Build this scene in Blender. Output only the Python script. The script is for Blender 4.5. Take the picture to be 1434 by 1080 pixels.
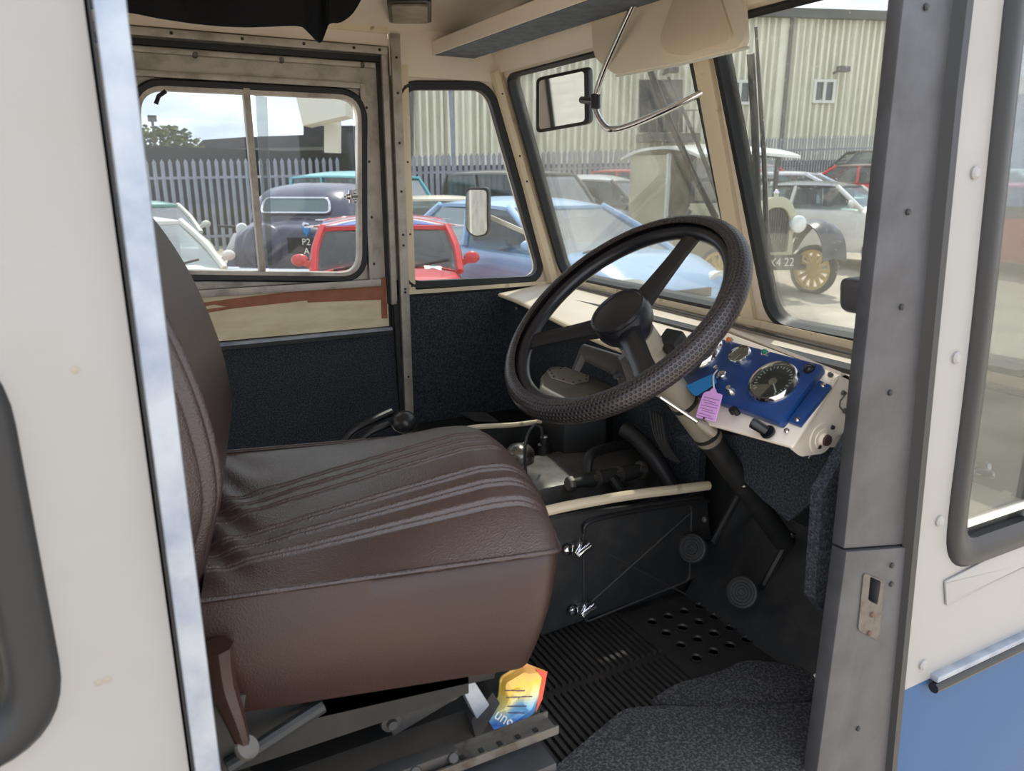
import bpy, bmesh, math, random
from math import sin, cos, tan, pi, radians, sqrt, atan2, hypot
from mathutils import Vector as Vec, Matrix, geometry
random.seed(7)
for o in list(bpy.data.objects):
    bpy.data.objects.remove(o)
SC = bpy.context.scene
COL = SC.collection

# ------------------------------------------------------------------ camera
F, YAW, PITCH = 1050.0, radians(27.6), radians(15.3)
CAM = Vec((0, 0, 1.65))
RT = Vec((cos(YAW), -sin(YAW), 0))
HD = Vec((sin(YAW), cos(YAW), 0))
FW = Vec((sin(YAW)*cos(PITCH), cos(YAW)*cos(PITCH), -sin(PITCH)))
UP = Vec((sin(YAW)*sin(PITCH), cos(YAW)*sin(PITCH), cos(PITCH)))
cam = bpy.data.cameras.new('camera')
co = bpy.data.objects.new('camera', cam)
COL.objects.link(co)
cam.sensor_width = 36
cam.lens = F/1434*36
co.matrix_world = Matrix(((RT.x, UP.x, -FW.x, CAM.x), (RT.y, UP.y, -FW.y, CAM.y), (RT.z, UP.z, -FW.z, CAM.z), (0, 0, 0, 1)))
cam.clip_start = 0.02
cam.clip_end = 400
cam.dof.use_dof = True
cam.dof.focus_distance = 1.7
cam.dof.aperture_fstop = 9
SC.camera = co

# ------------------------------------------------------------------ light
def nd(nt, t, **k):
    n = nt.nodes.new(t)
    for a, b in k.items():
        if a.startswith('i_'):
            n.inputs[a[2:].replace('_', ' ')].default_value = b
        else:
            setattr(n, a, b)
    return n
W_ = bpy.data.worlds.new('sky')
SC.world = W_
W_.use_nodes = True
nt = W_.node_tree
nt.nodes.clear()
tc = nd(nt, 'ShaderNodeTexCoord')
mp = nd(nt, 'ShaderNodeMapping')
mp.inputs['Scale'].default_value = (1.5, 1.5, 4.5)
nz = nd(nt, 'ShaderNodeTexNoise', i_Scale=2.2, i_Detail=7.0, i_Roughness=0.55)
cr = nd(nt, 'ShaderNodeValToRGB')
cr.color_ramp.elements[0].position = 0.36
cr.color_ramp.elements[0].color = (0.33, 0.38, 0.46, 1)
cr.color_ramp.elements[1].position = 0.68
cr.color_ramp.elements[1].color = (0.78, 0.80, 0.84, 1)
bg = nd(nt, 'ShaderNodeBackground')
bg.inputs['Strength'].default_value = 1.0
ow = nd(nt, 'ShaderNodeOutputWorld')
nt.links.new(tc.outputs['Generated'], mp.inputs['Vector'])
nt.links.new(mp.outputs[0], nz.inputs['Vector'])
nt.links.new(nz.outputs['Fac'], cr.inputs['Fac'])
nt.links.new(cr.outputs['Color'], bg.inputs['Color'])
nt.links.new(bg.outputs[0], ow.inputs['Surface'])
sun = bpy.data.lights.new('sun', 'SUN')
sun.energy = 1.9
sun.angle = radians(1.5)
sun.color = (1, 0.93, 0.82)
so = bpy.data.objects.new('sun', sun)
COL.objects.link(so)
SAZ, SEL = YAW + radians(12), radians(63)       # the sun stands ahead of the viewer, high
sd = Vec((sin(SAZ)*cos(SEL), cos(SAZ)*cos(SEL), sin(SEL)))
so.rotation_euler = sd.to_track_quat('Z', 'Y').to_euler()
SC.view_settings.view_transform = 'Standard'
SC.view_settings.look = 'None'
SC.view_settings.gamma = 1
SC.view_settings.use_curve_mapping = False
SC.view_settings.exposure = 1.98

# ------------------------------------------------------------------ points from the photograph's sight lines
def ray(px, py):
    return FW + RT*((px-717)/F) - UP*((py-540)/F)
def at(px, py, ax, val):
    d = ray(px, py)
    k = 'xyz'.index(ax)
    return CAM + d*((val-CAM[k])/d[k])
def onp(px, py, p0, n):
    d = ray(px, py)
    return CAM + d*((Vec(p0)-CAM).dot(n)/d.dot(n))
def ext(px, py, D):
    d = ray(px, py)
    return CAM + d*(D/d.dot(HD))
class Fr:                                        # a plane with axes u, v and outward normal n
    def __init__(s, o, u, v):
        s.o, s.u, s.v = Vec(o), Vec(u).normalized(), Vec(v).normalized()
        s.n = s.u.cross(s.v)
    def p(s, u, v, n=0):
        return s.o + s.u*u + s.v*v + s.n*n
    def uv(s, px, py, n=0):
        q = onp(px, py, s.o + s.n*n, s.n) - s.o
        return (q.dot(s.u), q.dot(s.v))
    def uvs(s, L):
        return [s.uv(*a) for a in L]

# ------------------------------------------------------------------ mesh builder
def roundp(P, r, seg=6):
    n = len(P)
    out = []
    for i in range(n):
        ri = r[i] if isinstance(r, (list, tuple)) else r
        a, b, c = Vec(P[i-1]), Vec(P[i]), Vec(P[(i+1) % n])
        d1, d2 = (a-b), (c-b)
        l1, l2 = d1.length, d2.length
        if ri <= 0 or l1 < 1e-6 or l2 < 1e-6:
            out.append(tuple(b)); continue
        t = min(ri, l1*.49, l2*.49)
        p, q = b+d1/l1*t, b+d2/l2*t
        for k in range(seg+1):
            s = k/seg
            out.append(tuple(p*(1-s)**2 + b*2*s*(1-s) + q*s*s))
    return out
def catmull(P, n):
    P = [Vec(p) for p in P]
    out = []
    m = len(P)-1
    for i in range(m):
        a, b, c, d = P[max(i-1, 0)], P[i], P[i+1], P[min(i+2, m)]
        for k in range(n):
            t = k/n
            out.append(.5*((2*b)+(c-a)*t+(2*a-5*b+4*c-d)*t*t+(3*b-a-3*c+d)*t**3))
    out.append(P[-1])
    return out
def perp(t):
    a = Vec((0, 0, 1)) if abs(t.z) < .9 else Vec((1, 0, 0))
    s = t.cross(a).normalized()
    return s, t.cross(s).normalized()
def Wm(o):
    m = o.matrix_basis.copy()
    if o.parent:
        m = Wm(o.parent) @ o.matrix_parent_inverse @ m
    return m
class MB:
    def __init__(s):
        s.v, s.f, s.uv = [], [], {}
    def add(s, v, f):
        k = len(s.v)
        s.v += [Vec(a) for a in v]
        s.f += [tuple(i+k for i in q) for q in f]
        return s
    def box(s, c, d, R=None):
        c = Vec(c)
        v = []
        for x in (-.5, .5):
            for y in (-.5, .5):
                for z in (-.5, .5):
                    p = Vec((x*d[0], y*d[1], z*d[2]))
                    v.append(c + (R @ p if R else p))
        return s.add(v, [(0, 1, 3, 2), (4, 6, 7, 5), (0, 4, 5, 1), (2, 3, 7, 6), (0, 2, 6, 4), (1, 5, 7, 3)])
    def bar(s, a, b, w, h, up=(0, 0, 1)):
        a, b = Vec(a), Vec(b)
        t = (b-a).normalized()
        u = t.cross(Vec(up)).normalized()
        w2 = u.cross(t)
        v = []
        for p in (a, b):
            for i, j in ((-1, -1), (1, -1), (1, 1), (-1, 1)):
                v.append(p+u*i*w/2+w2*j*h/2)
        return s.add(v, [(0, 1, 2, 3), (7, 6, 5, 4), (0, 4, 5, 1), (1, 5, 6, 2), (2, 6, 7, 3), (3, 7, 4, 0)])
    def prism(s, poly, vec):
        n = len(poly)
        vec = Vec(vec)
        P = [Vec(p) for p in poly]
        tri = geometry.tessellate_polygon([P])
        v = P+[p+vec for p in P]
        f = [tuple(t) for t in tri]+[tuple(i+n for i in reversed(t)) for t in tri]
        f += [(i, (i+1) % n, (i+1) % n+n, i+n) for i in range(n)]
        return s.add(v, f)
    def plate(s, fr, outer, holes=(), n0=0., n1=.01):
        loops = [list(outer)]+[list(h) for h in holes]
        tri = geometry.tessellate_polygon([[Vec((a, b, 0)) for a, b in L] for L in loops])
        fl = [q for L in loops for q in L]
        N = len(fl)
        v = [fr.p(a, b, n0) for a, b in fl]+[fr.p(a, b, n1) for a, b in fl]
        f = [tuple(t) for t in tri]+[tuple(i+N for i in reversed(t)) for t in tri]
        k = 0
        for L in loops:
            m = len(L)
            f += [(k+i, k+(i+1) % m, k+(i+1) % m+N, k+i+N) for i in range(m)]
            k += m
        return s.add(v, f)
    def loft(s, rings, closed=True, cap=True, loop=False):
        k = len(s.v)
        n = len(rings[0])
        for r in rings:
            s.v += [Vec(p) for p in r]
        m = len(rings)
        for i in range(m if loop else m-1):
            a, b = k+i*n, k+((i+1) % m)*n
            for j in range(n if closed else n-1):
                j2 = (j+1) % n
                s.f.append((a+j, a+j2, b+j2, b+j))
        if cap and closed and not loop:
            s.f.append(tuple(k+j for j in range(n)))
            s.f.append(tuple(k+(m-1)*n+j for j in reversed(range(n))))
        return s
    def tube(s, pts, r, n=8, closed=False, cap=True):
        pts = [Vec(p) for p in pts]
        m = len(pts)
        rings = []
        pu = None
        for i, p in enumerate(pts):
            a = pts[i-1] if (i > 0 or closed) else p
            b = pts[(i+1) % m] if (i < m-1 or closed) else p
            t = (b-a).normalized()
            if pu is None:
                pu, _ = perp(t)
            u = (pu-t*pu.dot(t)).normalized()
            pu = u
            w = t.cross(u)
            ri = r[i] if isinstance(r, (list, tuple)) else r
            rings.append([p+(u*cos(2*pi*j/n)+w*sin(2*pi*j/n))*ri for j in range(n)])
        return s.loft(rings, True, cap, closed)
    def lathe(s, prof, o, ax, n=24, ring=False):
        o, ax = Vec(o), Vec(ax).normalized()
        u, w = perp(ax)
        return s.loft([[o+ax*h+(u*cos(2*pi*j/n)+w*sin(2*pi*j/n))*max(r, 1e-5) for j in range(n)] for r, h in prof], cap=not ring)
    def ball(s, c, r, sc=(1, 1, 1), n=12):
        c = Vec(c)
        return s.loft([[c+Vec((r*sc[0]*sin(pi*i/n)*cos(2*pi*j/(2*n)), r*sc[1]*sin(pi*i/n)*sin(2*pi*j/(2*n)), r*sc[2]*cos(pi*i/n))) for j in range(2*n)] for i in [.05]+list(range(1, n))+[n-.05]])
    def sweep(s, loop, nrm, sec):                # closed in-plane loop, section (outward, along normal)
        L = [Vec(p) for p in loop]
        m = len(L)
        c = sum(L, Vec())/m
        rings = []
        for i in range(m):
            t = (L[(i+1) % m]-L[i-1]).normalized()
            o = t.cross(nrm).normalized()
            rings.append((L[i], o))
        sg = 1 if sum((p-c).dot(o) for p, o in rings) > 0 else -1
        return s.loft([[p+o*sg*a+nrm*b for a, b in sec] for p, o in rings], True, False, True)
    def build(s, name, mat, parent=None, smooth=35, kind=None, bevel=0):
        me = bpy.data.meshes.new(name)
        lo = Vec((min(p[i] for p in s.v) for i in range(3)))
        hi = Vec((max(p[i] for p in s.v) for i in range(3)))
        c = Vec(((lo.x+hi.x)/2, (lo.y+hi.y)/2, lo.z))
        me.from_pydata([p-c for p in s.v], [], s.f)
        bm = bmesh.new()
        bm.from_mesh(me)
        bmesh.ops.remove_doubles(bm, verts=bm.verts, dist=1e-6)
        bmesh.ops.recalc_face_normals(bm, faces=bm.faces)
        if bevel:
            es = [e for e in bm.edges if len(e.link_faces) == 2 and e.calc_face_angle(0) > .6]
            bmesh.ops.bevel(bm, geom=es, offset=bevel, segments=2, affect='EDGES', profile=.6)
        bm.to_mesh(me)
        bm.free()
        if smooth:
            me.shade_smooth()
            me.set_sharp_from_angle(angle=radians(smooth))
        me.materials.append(mat)
        o = bpy.data.objects.new(name, me)
        COL.objects.link(o)
        o.location = c
        if parent:
            o.parent = parent
            o.matrix_parent_inverse = Wm(parent).inverted()
        if kind:
            o['kind'] = kind
        return o
def tag(o, label, cat, group=None):
    o['label'] = label
    o['category'] = cat
    if group:
        o['group'] = group
    return o
def thing(name, label, cat, loc=(0, 0, 0), group=None):
    o = bpy.data.objects.new(name, None)
    COL.objects.link(o)
    o.location = loc
    o.empty_display_size = .05
    return tag(o, label, cat, group)
def struct(name, loc=(0, 0, 0)):
    o = bpy.data.objects.new(name, None)
    COL.objects.link(o)
    o.location = loc
    o['kind'] = 'structure'
    return o
def copy_to(src, parent, loc, rot=None, scale=None):
    c = src.copy()
    COL.objects.link(c)
    c.parent = parent
    c.matrix_parent_inverse = Wm(parent).inverted()
    c.location = loc
    if rot is not None:
        c.rotation_euler = rot
    if scale is not None:
        c.scale = scale
    return c

# ------------------------------------------------------------------ materials
def lin(c):
    return tuple((x/255/12.92 if x/255 <= .04045 else ((x/255+.055)/1.055)**2.4) for x in c)+(1,)
def mat(name, c, rough=.5, metal=0., c2=None, nscale=8., nlo=.4, nhi=.65, bump=0., bscale=60., spec=.5, coat=0., detail=5., bkind='noise', emit=None, stretch=None, bdist=.01):
    m = bpy.data.materials.new(name)
    m.use_nodes = True
    nt = m.node_tree
    b = nt.nodes['Principled BSDF']
    b.inputs['Base Color'].default_value = lin(c)
    b.inputs['Roughness'].default_value = rough
    b.inputs['Metallic'].default_value = metal
    b.inputs['Specular IOR Level'].default_value = spec
    b.inputs['Coat Weight'].default_value = coat
    tc = nd(nt, 'ShaderNodeTexCoord')
    vec = tc.outputs['Object']
    if stretch:
        mp = nd(nt, 'ShaderNodeMapping')
        mp.inputs['Scale'].default_value = stretch
        nt.links.new(vec, mp.inputs['Vector'])
        vec = mp.outputs[0]
    if c2:
        n = nd(nt, 'ShaderNodeTexNoise', i_Scale=nscale, i_Detail=detail, i_Roughness=.6)
        r = nd(nt, 'ShaderNodeValToRGB')
        r.color_ramp.elements[0].position = nlo
        r.color_ramp.elements[1].position = nhi
        r.color_ramp.elements[0].color = lin(c)
        r.color_ramp.elements[1].color = lin(c2)
        nt.links.new(vec, n.inputs['Vector'])
        nt.links.new(n.outputs['Fac'], r.inputs['Fac'])
        nt.links.new(r.outputs['Color'], b.inputs['Base Color'])
    if bump:
        if bkind == 'noise':
            n = nd(nt, 'ShaderNodeTexNoise', i_Scale=bscale, i_Detail=4.0)
            out = n.outputs['Fac']
        else:
            n = nd(nt, 'ShaderNodeTexVoronoi', i_Scale=bscale)
            n.feature = 'F1'
            out = n.outputs['Distance']
        bp = nd(nt, 'ShaderNodeBump', i_Strength=bump, i_Distance=bdist)
        nt.links.new(vec, n.inputs['Vector'])
        nt.links.new(out, bp.inputs['Height'])
        nt.links.new(bp.outputs[0], b.inputs['Normal'])
    if emit:
        b.inputs['Emission Color'].default_value = lin(emit[0])
        b.inputs['Emission Strength'].default_value = emit[1]
    return m
def glassmat(name, tint=(250, 252, 250), dust=.05, dvar=.08, gloss=.06, dscale=9., dcol=(235, 230, 215)):
    m = bpy.data.materials.new(name)
    m.use_nodes = True
    nt = m.node_tree
    nt.nodes.clear()
    out = nd(nt, 'ShaderNodeOutputMaterial')
    tr = nd(nt, 'ShaderNodeBsdfTransparent')
    tr.inputs['Color'].default_value = lin(tint)
    gl = nd(nt, 'ShaderNodeBsdfGlossy')
    gl.inputs['Roughness'].default_value = .02
    lw = nd(nt, 'ShaderNodeLayerWeight', i_Blend=.25)
    ma = nd(nt, 'ShaderNodeMath', operation='MULTIPLY_ADD')
    ma.inputs[1].default_value = .35
    ma.inputs[2].default_value = gloss*.3
    m1 = nd(nt, 'ShaderNodeMixShader')
    nt.links.new(lw.outputs['Fresnel'], ma.inputs[0])
    nt.links.new(ma.outputs[0], m1.inputs['Fac'])
    nt.links.new(tr.outputs[0], m1.inputs[1])
    nt.links.new(gl.outputs[0], m1.inputs[2])
    df = nd(nt, 'ShaderNodeBsdfDiffuse')
    df.inputs['Color'].default_value = lin(dcol)
    tl = nd(nt, 'ShaderNodeBsdfTranslucent')
    tl.inputs['Color'].default_value = lin(dcol)
    ad = nd(nt, 'ShaderNodeMixShader', i_Fac=.85)
    nt.links.new(df.outputs[0], ad.inputs[1])
    nt.links.new(tl.outputs[0], ad.inputs[2])
    tc = nd(nt, 'ShaderNodeTexCoord')
    nz = nd(nt, 'ShaderNodeTexNoise', i_Scale=dscale, i_Detail=8.0, i_Roughness=.7)
    r = nd(nt, 'ShaderNodeMapRange')
    r.inputs['From Min'].default_value = .35
    r.inputs['From Max'].default_value = .75
    r.inputs['To Min'].default_value = dust
    r.inputs['To Max'].default_value = dust+dvar
    sp = nd(nt, 'ShaderNodeTexVoronoi', i_Scale=dscale*14)
    lt = nd(nt, 'ShaderNodeMath', operation='LESS_THAN')
    lt.inputs[1].default_value = .13
    mu = nd(nt, 'ShaderNodeMath', operation='MULTIPLY_ADD')
    mu.inputs[1].default_value = dvar*2.5
    m2 = nd(nt, 'ShaderNodeMixShader')
    nt.links.new(tc.outputs['Object'], nz.inputs['Vector'])
    nt.links.new(tc.outputs['Object'], sp.inputs['Vector'])
    nt.links.new(sp.outputs['Distance'], lt.inputs[0])
    nt.links.new(nz.outputs['Fac'], r.inputs['Value'])
    nt.links.new(lt.outputs[0], mu.inputs[0])
    nt.links.new(r.outputs[0], mu.inputs[2])
    nt.links.new(mu.outputs[0], m2.inputs['Fac'])
    nt.links.new(m1.outputs[0], m2.inputs[1])
    nt.links.new(ad.outputs[0], m2.inputs[2])
    nt.links.new(m2.outputs[0], out.inputs['Surface'])
    return m
CREAM = mat('cream_paint', (240, 227, 211), .45, c2=(230, 214, 196), nscale=5, nlo=.5, nhi=.85, bump=.02, bscale=30)
CREAM2 = mat('cream_paint_worn', (228, 212, 182), .5, c2=(120, 98, 70), nscale=24, nlo=.62, nhi=.8, bump=.03, bscale=40)
WHITE = mat('white_body_paint', (148, 145, 142), .45, c2=(140, 136, 130), nscale=4, nlo=.45, nhi=.8)
BLUEP = mat('blue_body_paint', (16, 70, 118), .55, c2=(22, 74, 118), nscale=3)
ALU = mat('bare_aluminium', (192, 184, 174), .55, .5, c2=(128, 120, 110), nscale=14, nlo=.45, nhi=.8, bump=.03, bscale=90)
ALUD = mat('weathered_aluminium', (86, 86, 90), .5, .5, c2=(64, 62, 62), nscale=10, nlo=.4, nhi=.8, bump=.03, bscale=120)
ALUB = mat('bright_edge_strip', (164, 170, 178), .48, .5, c2=(128, 138, 156), nscale=16, nlo=.4, nhi=.7)
CHROME = mat('chrome', (225, 225, 228), .12, 1.)
STEEL = mat('dull_steel', (110, 106, 100), .5, .6, c2=(70, 60, 50), nscale=30, nlo=.5, nhi=.75)
RUBBER = mat('black_rubber', (26, 27, 30), .45, bump=.02, bscale=80)
BLACK = mat('black_plastic', (26, 27, 32), .32, bump=.01, bscale=200)
BLACKM = mat('black_steel', (34, 35, 36), .5, c2=(58, 54, 50), nscale=20, nlo=.5, nhi=.8)
DARK = mat('dark_grimy_metal', (48, 48, 48), .6, c2=(66, 58, 52), nscale=12, nlo=.45, nhi=.75, bump=.1, bscale=60)
CARPET = mat('black_carpet', (48, 51, 56), .95, c2=(88, 92, 100), nscale=260, nlo=.42, nhi=.72, bump=.5, bscale=500, spec=.1)
CARPET2 = mat('grey_floor_carpet', (60, 60, 62), .95, c2=(116, 115, 114), nscale=220, nlo=.45, nhi=.75, bump=.6, bscale=380, spec=.1)
CLOTH = mat('black_headlining', (26, 28, 33), .9, bump=.1, bscale=300, spec=.2)
VINYL = mat('brown_vinyl', (64, 48, 44), .32, c2=(72, 55, 50), nscale=6, bump=.3, bscale=520, bkind='vor', spec=.7, bdist=.002)
VINYLB = mat('dark_brown_vinyl', (50, 36, 33), .34, c2=(58, 43, 39), nscale=6, bump=.3, bscale=520, bkind='vor', spec=.7, bdist=.002)
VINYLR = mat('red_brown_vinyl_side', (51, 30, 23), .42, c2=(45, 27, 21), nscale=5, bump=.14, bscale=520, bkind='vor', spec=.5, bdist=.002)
DASHB = mat('blue_dash_paint', (27, 66, 126), .38, c2=(22, 55, 108), nscale=12, bump=.03, bscale=90, coat=.2)
SHELFU = mat('blue_grey_shelf_underside', (104, 112, 124), .7, c2=(84, 90, 100), nscale=30)
ENG = mat('engine_grey', (120, 119, 116), .4, .35, c2=(84, 80, 74), nscale=14, bump=.05, bscale=60)
HOSE = mat('black_hose', (42, 42, 43), .5, bump=.05, bscale=60)
TAN = mat('grey_beige_tube', (146, 138, 124), .45, c2=(110, 102, 92), nscale=14, nlo=.5, nhi=.8)
MATR = mat('rubber_mat', (42, 40, 39), .55, c2=(60, 54, 50), nscale=20, nlo=.5, nhi=.8)
WOODR = mat('cream_board', (232, 218, 184), .6, c2=(216, 200, 162), nscale=7, stretch=(1, 1, 4))
BROWNP = mat('brown_primer', (168, 108, 80), .7, c2=(150, 94, 68), nscale=14)
MIRROR = mat('mirror_glass', (235, 238, 240), .03, 1.)
GLASS = glassmat('window_glass', tint=(216, 219, 219), dust=.008, dvar=.02, dscale=6)
GLASSW = glassmat('windscreen_glass', tint=(216, 219, 218), dust=.022, dvar=.05, dscale=5)
CGLASS = glassmat('car_glass', tint=(176, 192, 192), dust=.01, dvar=.01, gloss=.3, dcol=(180, 195, 195))
GGLASS = glassmat('gauge_glass', dust=.03, dvar=.0, gloss=.08, dscale=40)
FACE = mat('gauge_face', (34, 36, 36), .5, c2=(48, 50, 48), nscale=40)
LETTER = mat('pale_marking', (225, 225, 215), .5)
ORANGE = mat('orange_lens', (225, 100, 30), .25)
GREENL = mat('green_lens', (10, 130, 100), .2)
PINK = mat('pink_card', (246, 186, 248), .6, c2=(240, 176, 244), nscale=10)
INK = mat('dark_ink', (70, 30, 80), .6)
SKYTAG = mat('blue_tag', (52, 136, 200), .4)
LAMP = mat('lamp_lens', (150, 140, 122), .3, c2=(120, 112, 98), nscale=30)
VISOR = mat('visor_vinyl', (240, 228, 206), .4, bump=.03, bscale=120)
VISORL = mat('visor_light_patch', (232, 214, 188), .4, bump=.03, bscale=120)  # tone for the patch of light on the visor
ASPH = mat('concrete_yard', (188, 178, 163), .9, c2=(150, 142, 130), nscale=1.3, nlo=.35, nhi=.75, bump=.5, bscale=14, detail=10)
CLAD = mat('cladding', (240, 236, 214), .6, c2=(230, 226, 202), nscale=.6)
CLADW = mat('pale_fascia', (226, 222, 208), .6)
CLADD = mat('dark_trim', (92, 92, 88), .6)
GALV = mat('galvanised_steel', (152, 157, 168), .55, .2, c2=(126, 130, 142), nscale=3)
HEDGE = mat('dark_green_board', (20, 30, 26), .9, c2=(14, 20, 18), nscale=2)
BUSHM = mat('bush_leaves', (92, 100, 52), .9, c2=(60, 72, 36), nscale=5)
SHED = mat('shed_roof', (50, 52, 58), .8, c2=(40, 42, 48), nscale=2)
SHEDB = mat('blue_shed', (96, 132, 166), .7, c2=(84, 116, 150), nscale=1)
TYRE = mat('tyre', (30, 30, 31), .8)
ALLOY = mat('alloy_wheel', (170, 172, 174), .3, .7)
GOLD = mat('gold_wheel_paint', (206, 172, 96), .45)
GRILLE = mat('dark_grille', (36, 38, 40), .5)
LENS = mat('headlamp_lens', (222, 226, 224), .08, coat=.5)
def paint(name, c, c2=None):
    return mat(name, c, .28, c2=c2 or tuple(int(k*.94) for k in c), nscale=1.2, coat=.5)

# ------------------------------------------------------------------ frames of the cab
YL, YR, FLOOR, ROOF = 2.10, .60, .77, 2.09
LW = Fr((0, YL, 0), (-1, 0, 0), (0, 0, 1))       # passenger side wall, normal outwards (+y); u = -x
RW = Fr((0, YR, 0), (1, 0, 0), (0, 0, 1))        # driver side wall, normal outwards (-y)
WSK = .344
WS = Fr((1.27, 0, 1.33), (0, 1, 0), (-WSK, 0, 1))  # windscreen plane, normal outwards (+x)
def lwx(L): return [(-x, z) for x, z in L]
SEAL = [(-.004, -.008), (.016, -.011), (.021, -.005), (.021, .014), (-.004, .014)]
def seal(fr, loop, name, parent, sec=SEAL, m=None, n=0):
    return MB().sweep([fr.p(a, b, n) for a, b in loop], fr.n, sec).build(name, m or RUBBER, parent, smooth=50)
def screws(name, pts, nrm, r, parent, m=None, h=.003):
    first = None
    for p in pts:
        if first is None:
            first = MB().lathe([(0, h), (r*.6, h), (r, h*.4), (r, -h)], p, nrm, 10).build(name, m or STEEL, parent)
            base = first.location - Vec(p)
        else:
            c = first.copy(); COL.objects.link(c)
            c.location = Vec(p) + base

# ------------------------------------------------------------------ SETTING: floor, ceiling, walls
fl = MB().box((.35, 1.35, FLOOR-.02), (1.9, 1.5, .04)).build('floor', BLACKM, kind='structure')
ce = struct('ceiling')
rings = []
for i in range(13):
    y = YL+.01-(YL-YR+.02)*i/12
    k = min(1, (YL+.01-y)/.22, (y-YR+.01)/.22)
    z = ROOF-.05+.05*sin(k*pi/2)
    rings.append([(-1.3, y, z), (1.12, y, z), (1.12, y, z+.02), (-1.3, y, z+.02)])
MB().loft(rings).build('roof_panel', CREAM, ce)
# passenger (left) wall: cream body side with the quarter light
wl = struct('wall_left', (.9, YL, FLOOR))
qh = roundp(LW.uvs([(563, 124), (682, 124), (757, 388), (572, 396)]), [.045, .05, .06, .04])
MB().plate(LW, lwx([(.735, 1.325), (.735, 2.06), (1.012, 2.06), (1.262, 1.33), (1.262, 1.325)]), [qh], 0, .03).build('quarter_panel', CREAM, wl)
MB().plate(LW, lwx([(.72, 1.955), (.72, 2.052), (1.03, 2.052), (1.06, 1.93), (1.02, 1.925)][:2]+[(1.02, 2.052), (1.055, 1.925), (.72, 1.925)]), [], -.008, 0).build('upper_panel', CREAM, wl, bevel=.002)
MB().plate(LW, lwx([(.5, 2.03), (.5, 2.06), (.72, 2.06), (.72, 2.03)]), [], -.006, .0).build('cant_rail', CREAM2, wl)
MB().plate(LW, lwx([(-1.3, 2.0), (-1.3, 2.08), (.72, 2.08), (.72, 2.0)]), [], 0, .03).build('header_panel', CREAM, wl)
sh_ = roundp(lwx([(-1.15, 1.25), (-1.15, 1.9), (-.52, 1.9), (-.52, 1.25)]), .06)
w8 = struct('window_8', (-.8, YL, 1.25))  # unseen rear side window, added to let fill light into the cab
seal(LW, sh_, 'window_seal', w8)
MB().plate(LW, sh_, [], .01, .014).build('pane', GLASS, w8)
MB().plate(LW, lwx([(-1.3, .7), (-1.3, 2.08), (-.4, 2.08), (-.4, .7)]), [sh_], 0, .03).build('rear_side_panel', CREAM, wl)
MB().plate(LW, lwx([(.7, .7), (.7, 1.326), (1.2, 1.326), (1.2, .7)]), [], .004, .03).build('lower_side_panel', DARK, wl)
pc = lwx([(.752, .78), (.752, 1.318), (1.052, 1.318), (1.085, 1.29), (1.13, .78)])
MB().plate(LW, pc, [], -.008, .003).build('carpet_panel', CARPET, wl)
MB().bar((.75, YL-.004, 1.332), (1.27, YL-.004, 1.332), .014, .012).build('sill_strip', CREAM2, wl)
# door post beside the quarter light
post = MB().plate(LW, [(-.722, .90), (-.722, 2.03), (-.748, 2.03), (-.748, .9)], [], -.022, .0).build('door_post', ALU, wl, bevel=.002)
MB().plate(LW, [(-.750, 1.33), (-.750, 1.955), (-.772, 1.955), (-.772, 1.33)], [], -.010, .0).build('post_cover_strip', CREAM2, wl, bevel=.002)
sp = [LW.p(-.735, z, -.022) for z in (1.08, 1.345, 1.335, 1.47, 1.5, 1.62, 1.75, 1.88, 1.97)]
screws('screw', sp, (0, -1, 0), .0035, wl, BLACKM)
screws('screw', [LW.p(-.761, z, -.010) for z in (1.35, 1.5, 1.7, 1.9)], (0, -1, 0), .003, wl, BLACKM)
screws('screw', [LW.p(-x, 1.338, -.004) for x in (.82, .9, .98, 1.06, 1.13)], (0, -1, 0), .003, wl, BLACKM)
w2 = struct('window_2', (.95, YL, 1.35))
seal(LW, qh, 'window_seal', w2)
MB().plate(LW, qh, [], .006, .009).build('pane', GLASS, w2)

# passenger sliding door
d1 = struct('door_1', (.3, YL, FLOOR))
dh = roundp(LW.uvs([(190, 119), (505, 134), (506, 387), (195, 383)]), .065, 8)
X0 = -.42
MB().plate(LW, lwx([(X0, 1.368), (X0, 2.02), (.745, 2.02), (.745, 1.368)]), [dh], .012, .035).build('door_skin', ALU, d1)
MB().plate(LW, lwx([(X0, .8), (X0, 1.37), (.745, 1.37), (.745, .8)]), [], .016, .035).build('lower_skin', BLACKM, d1)
MB().bar((X0, YL-.008, 1.985), (.712, YL-.008, 1.985), .022, .018).build('top_track', ALU, d1, bevel=.002)
MB().bar((X0, YL+.004, 1.965), (.70, YL+.004, 1.965), .02, .014).build('track_shadow_gap', RUBBER, d1)
MB().bar((X0, YL+.004, 1.948), (.68, YL+.004, 1.948), .02, .012).build('top_rail', ALU, d1, bevel=.002)
MB().bar((X0, YL+.002, 1.895), (.635, YL+.002, 1.895), .018, .014).build('window_rail', ALU, d1, bevel=.002)
MB().bar((.642, YL+.003, 1.37), (.642, YL+.003, 1.9), .014, .02, (0, 1, 0)).build('inner_stile', ALU, d1, bevel=.002)
MB().bar((.704, YL-.004, 1.30), (.704, YL-.004, 1.98), .016, .024, (0, 1, 0)).build('outer_stile', ALU, d1, bevel=.002)
MB().bar((.692, YL+.005, 1.30), (.692, YL+.005, 1.955), .009, .016, (0, 1, 0)).build('stile_gap', RUBBER, d1)
MB().bar((X0, YL, 1.366), (.668, YL, 1.366), .02, .02).build('bottom_rail', ALU, d1, bevel=.002)
MB().plate(LW, lwx([(X0, 1.235), (X0, 1.356), (.69, 1.356), (.69, 1.235)]), [], .004, .016).build('board_panel', WOODR, d1)
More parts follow.
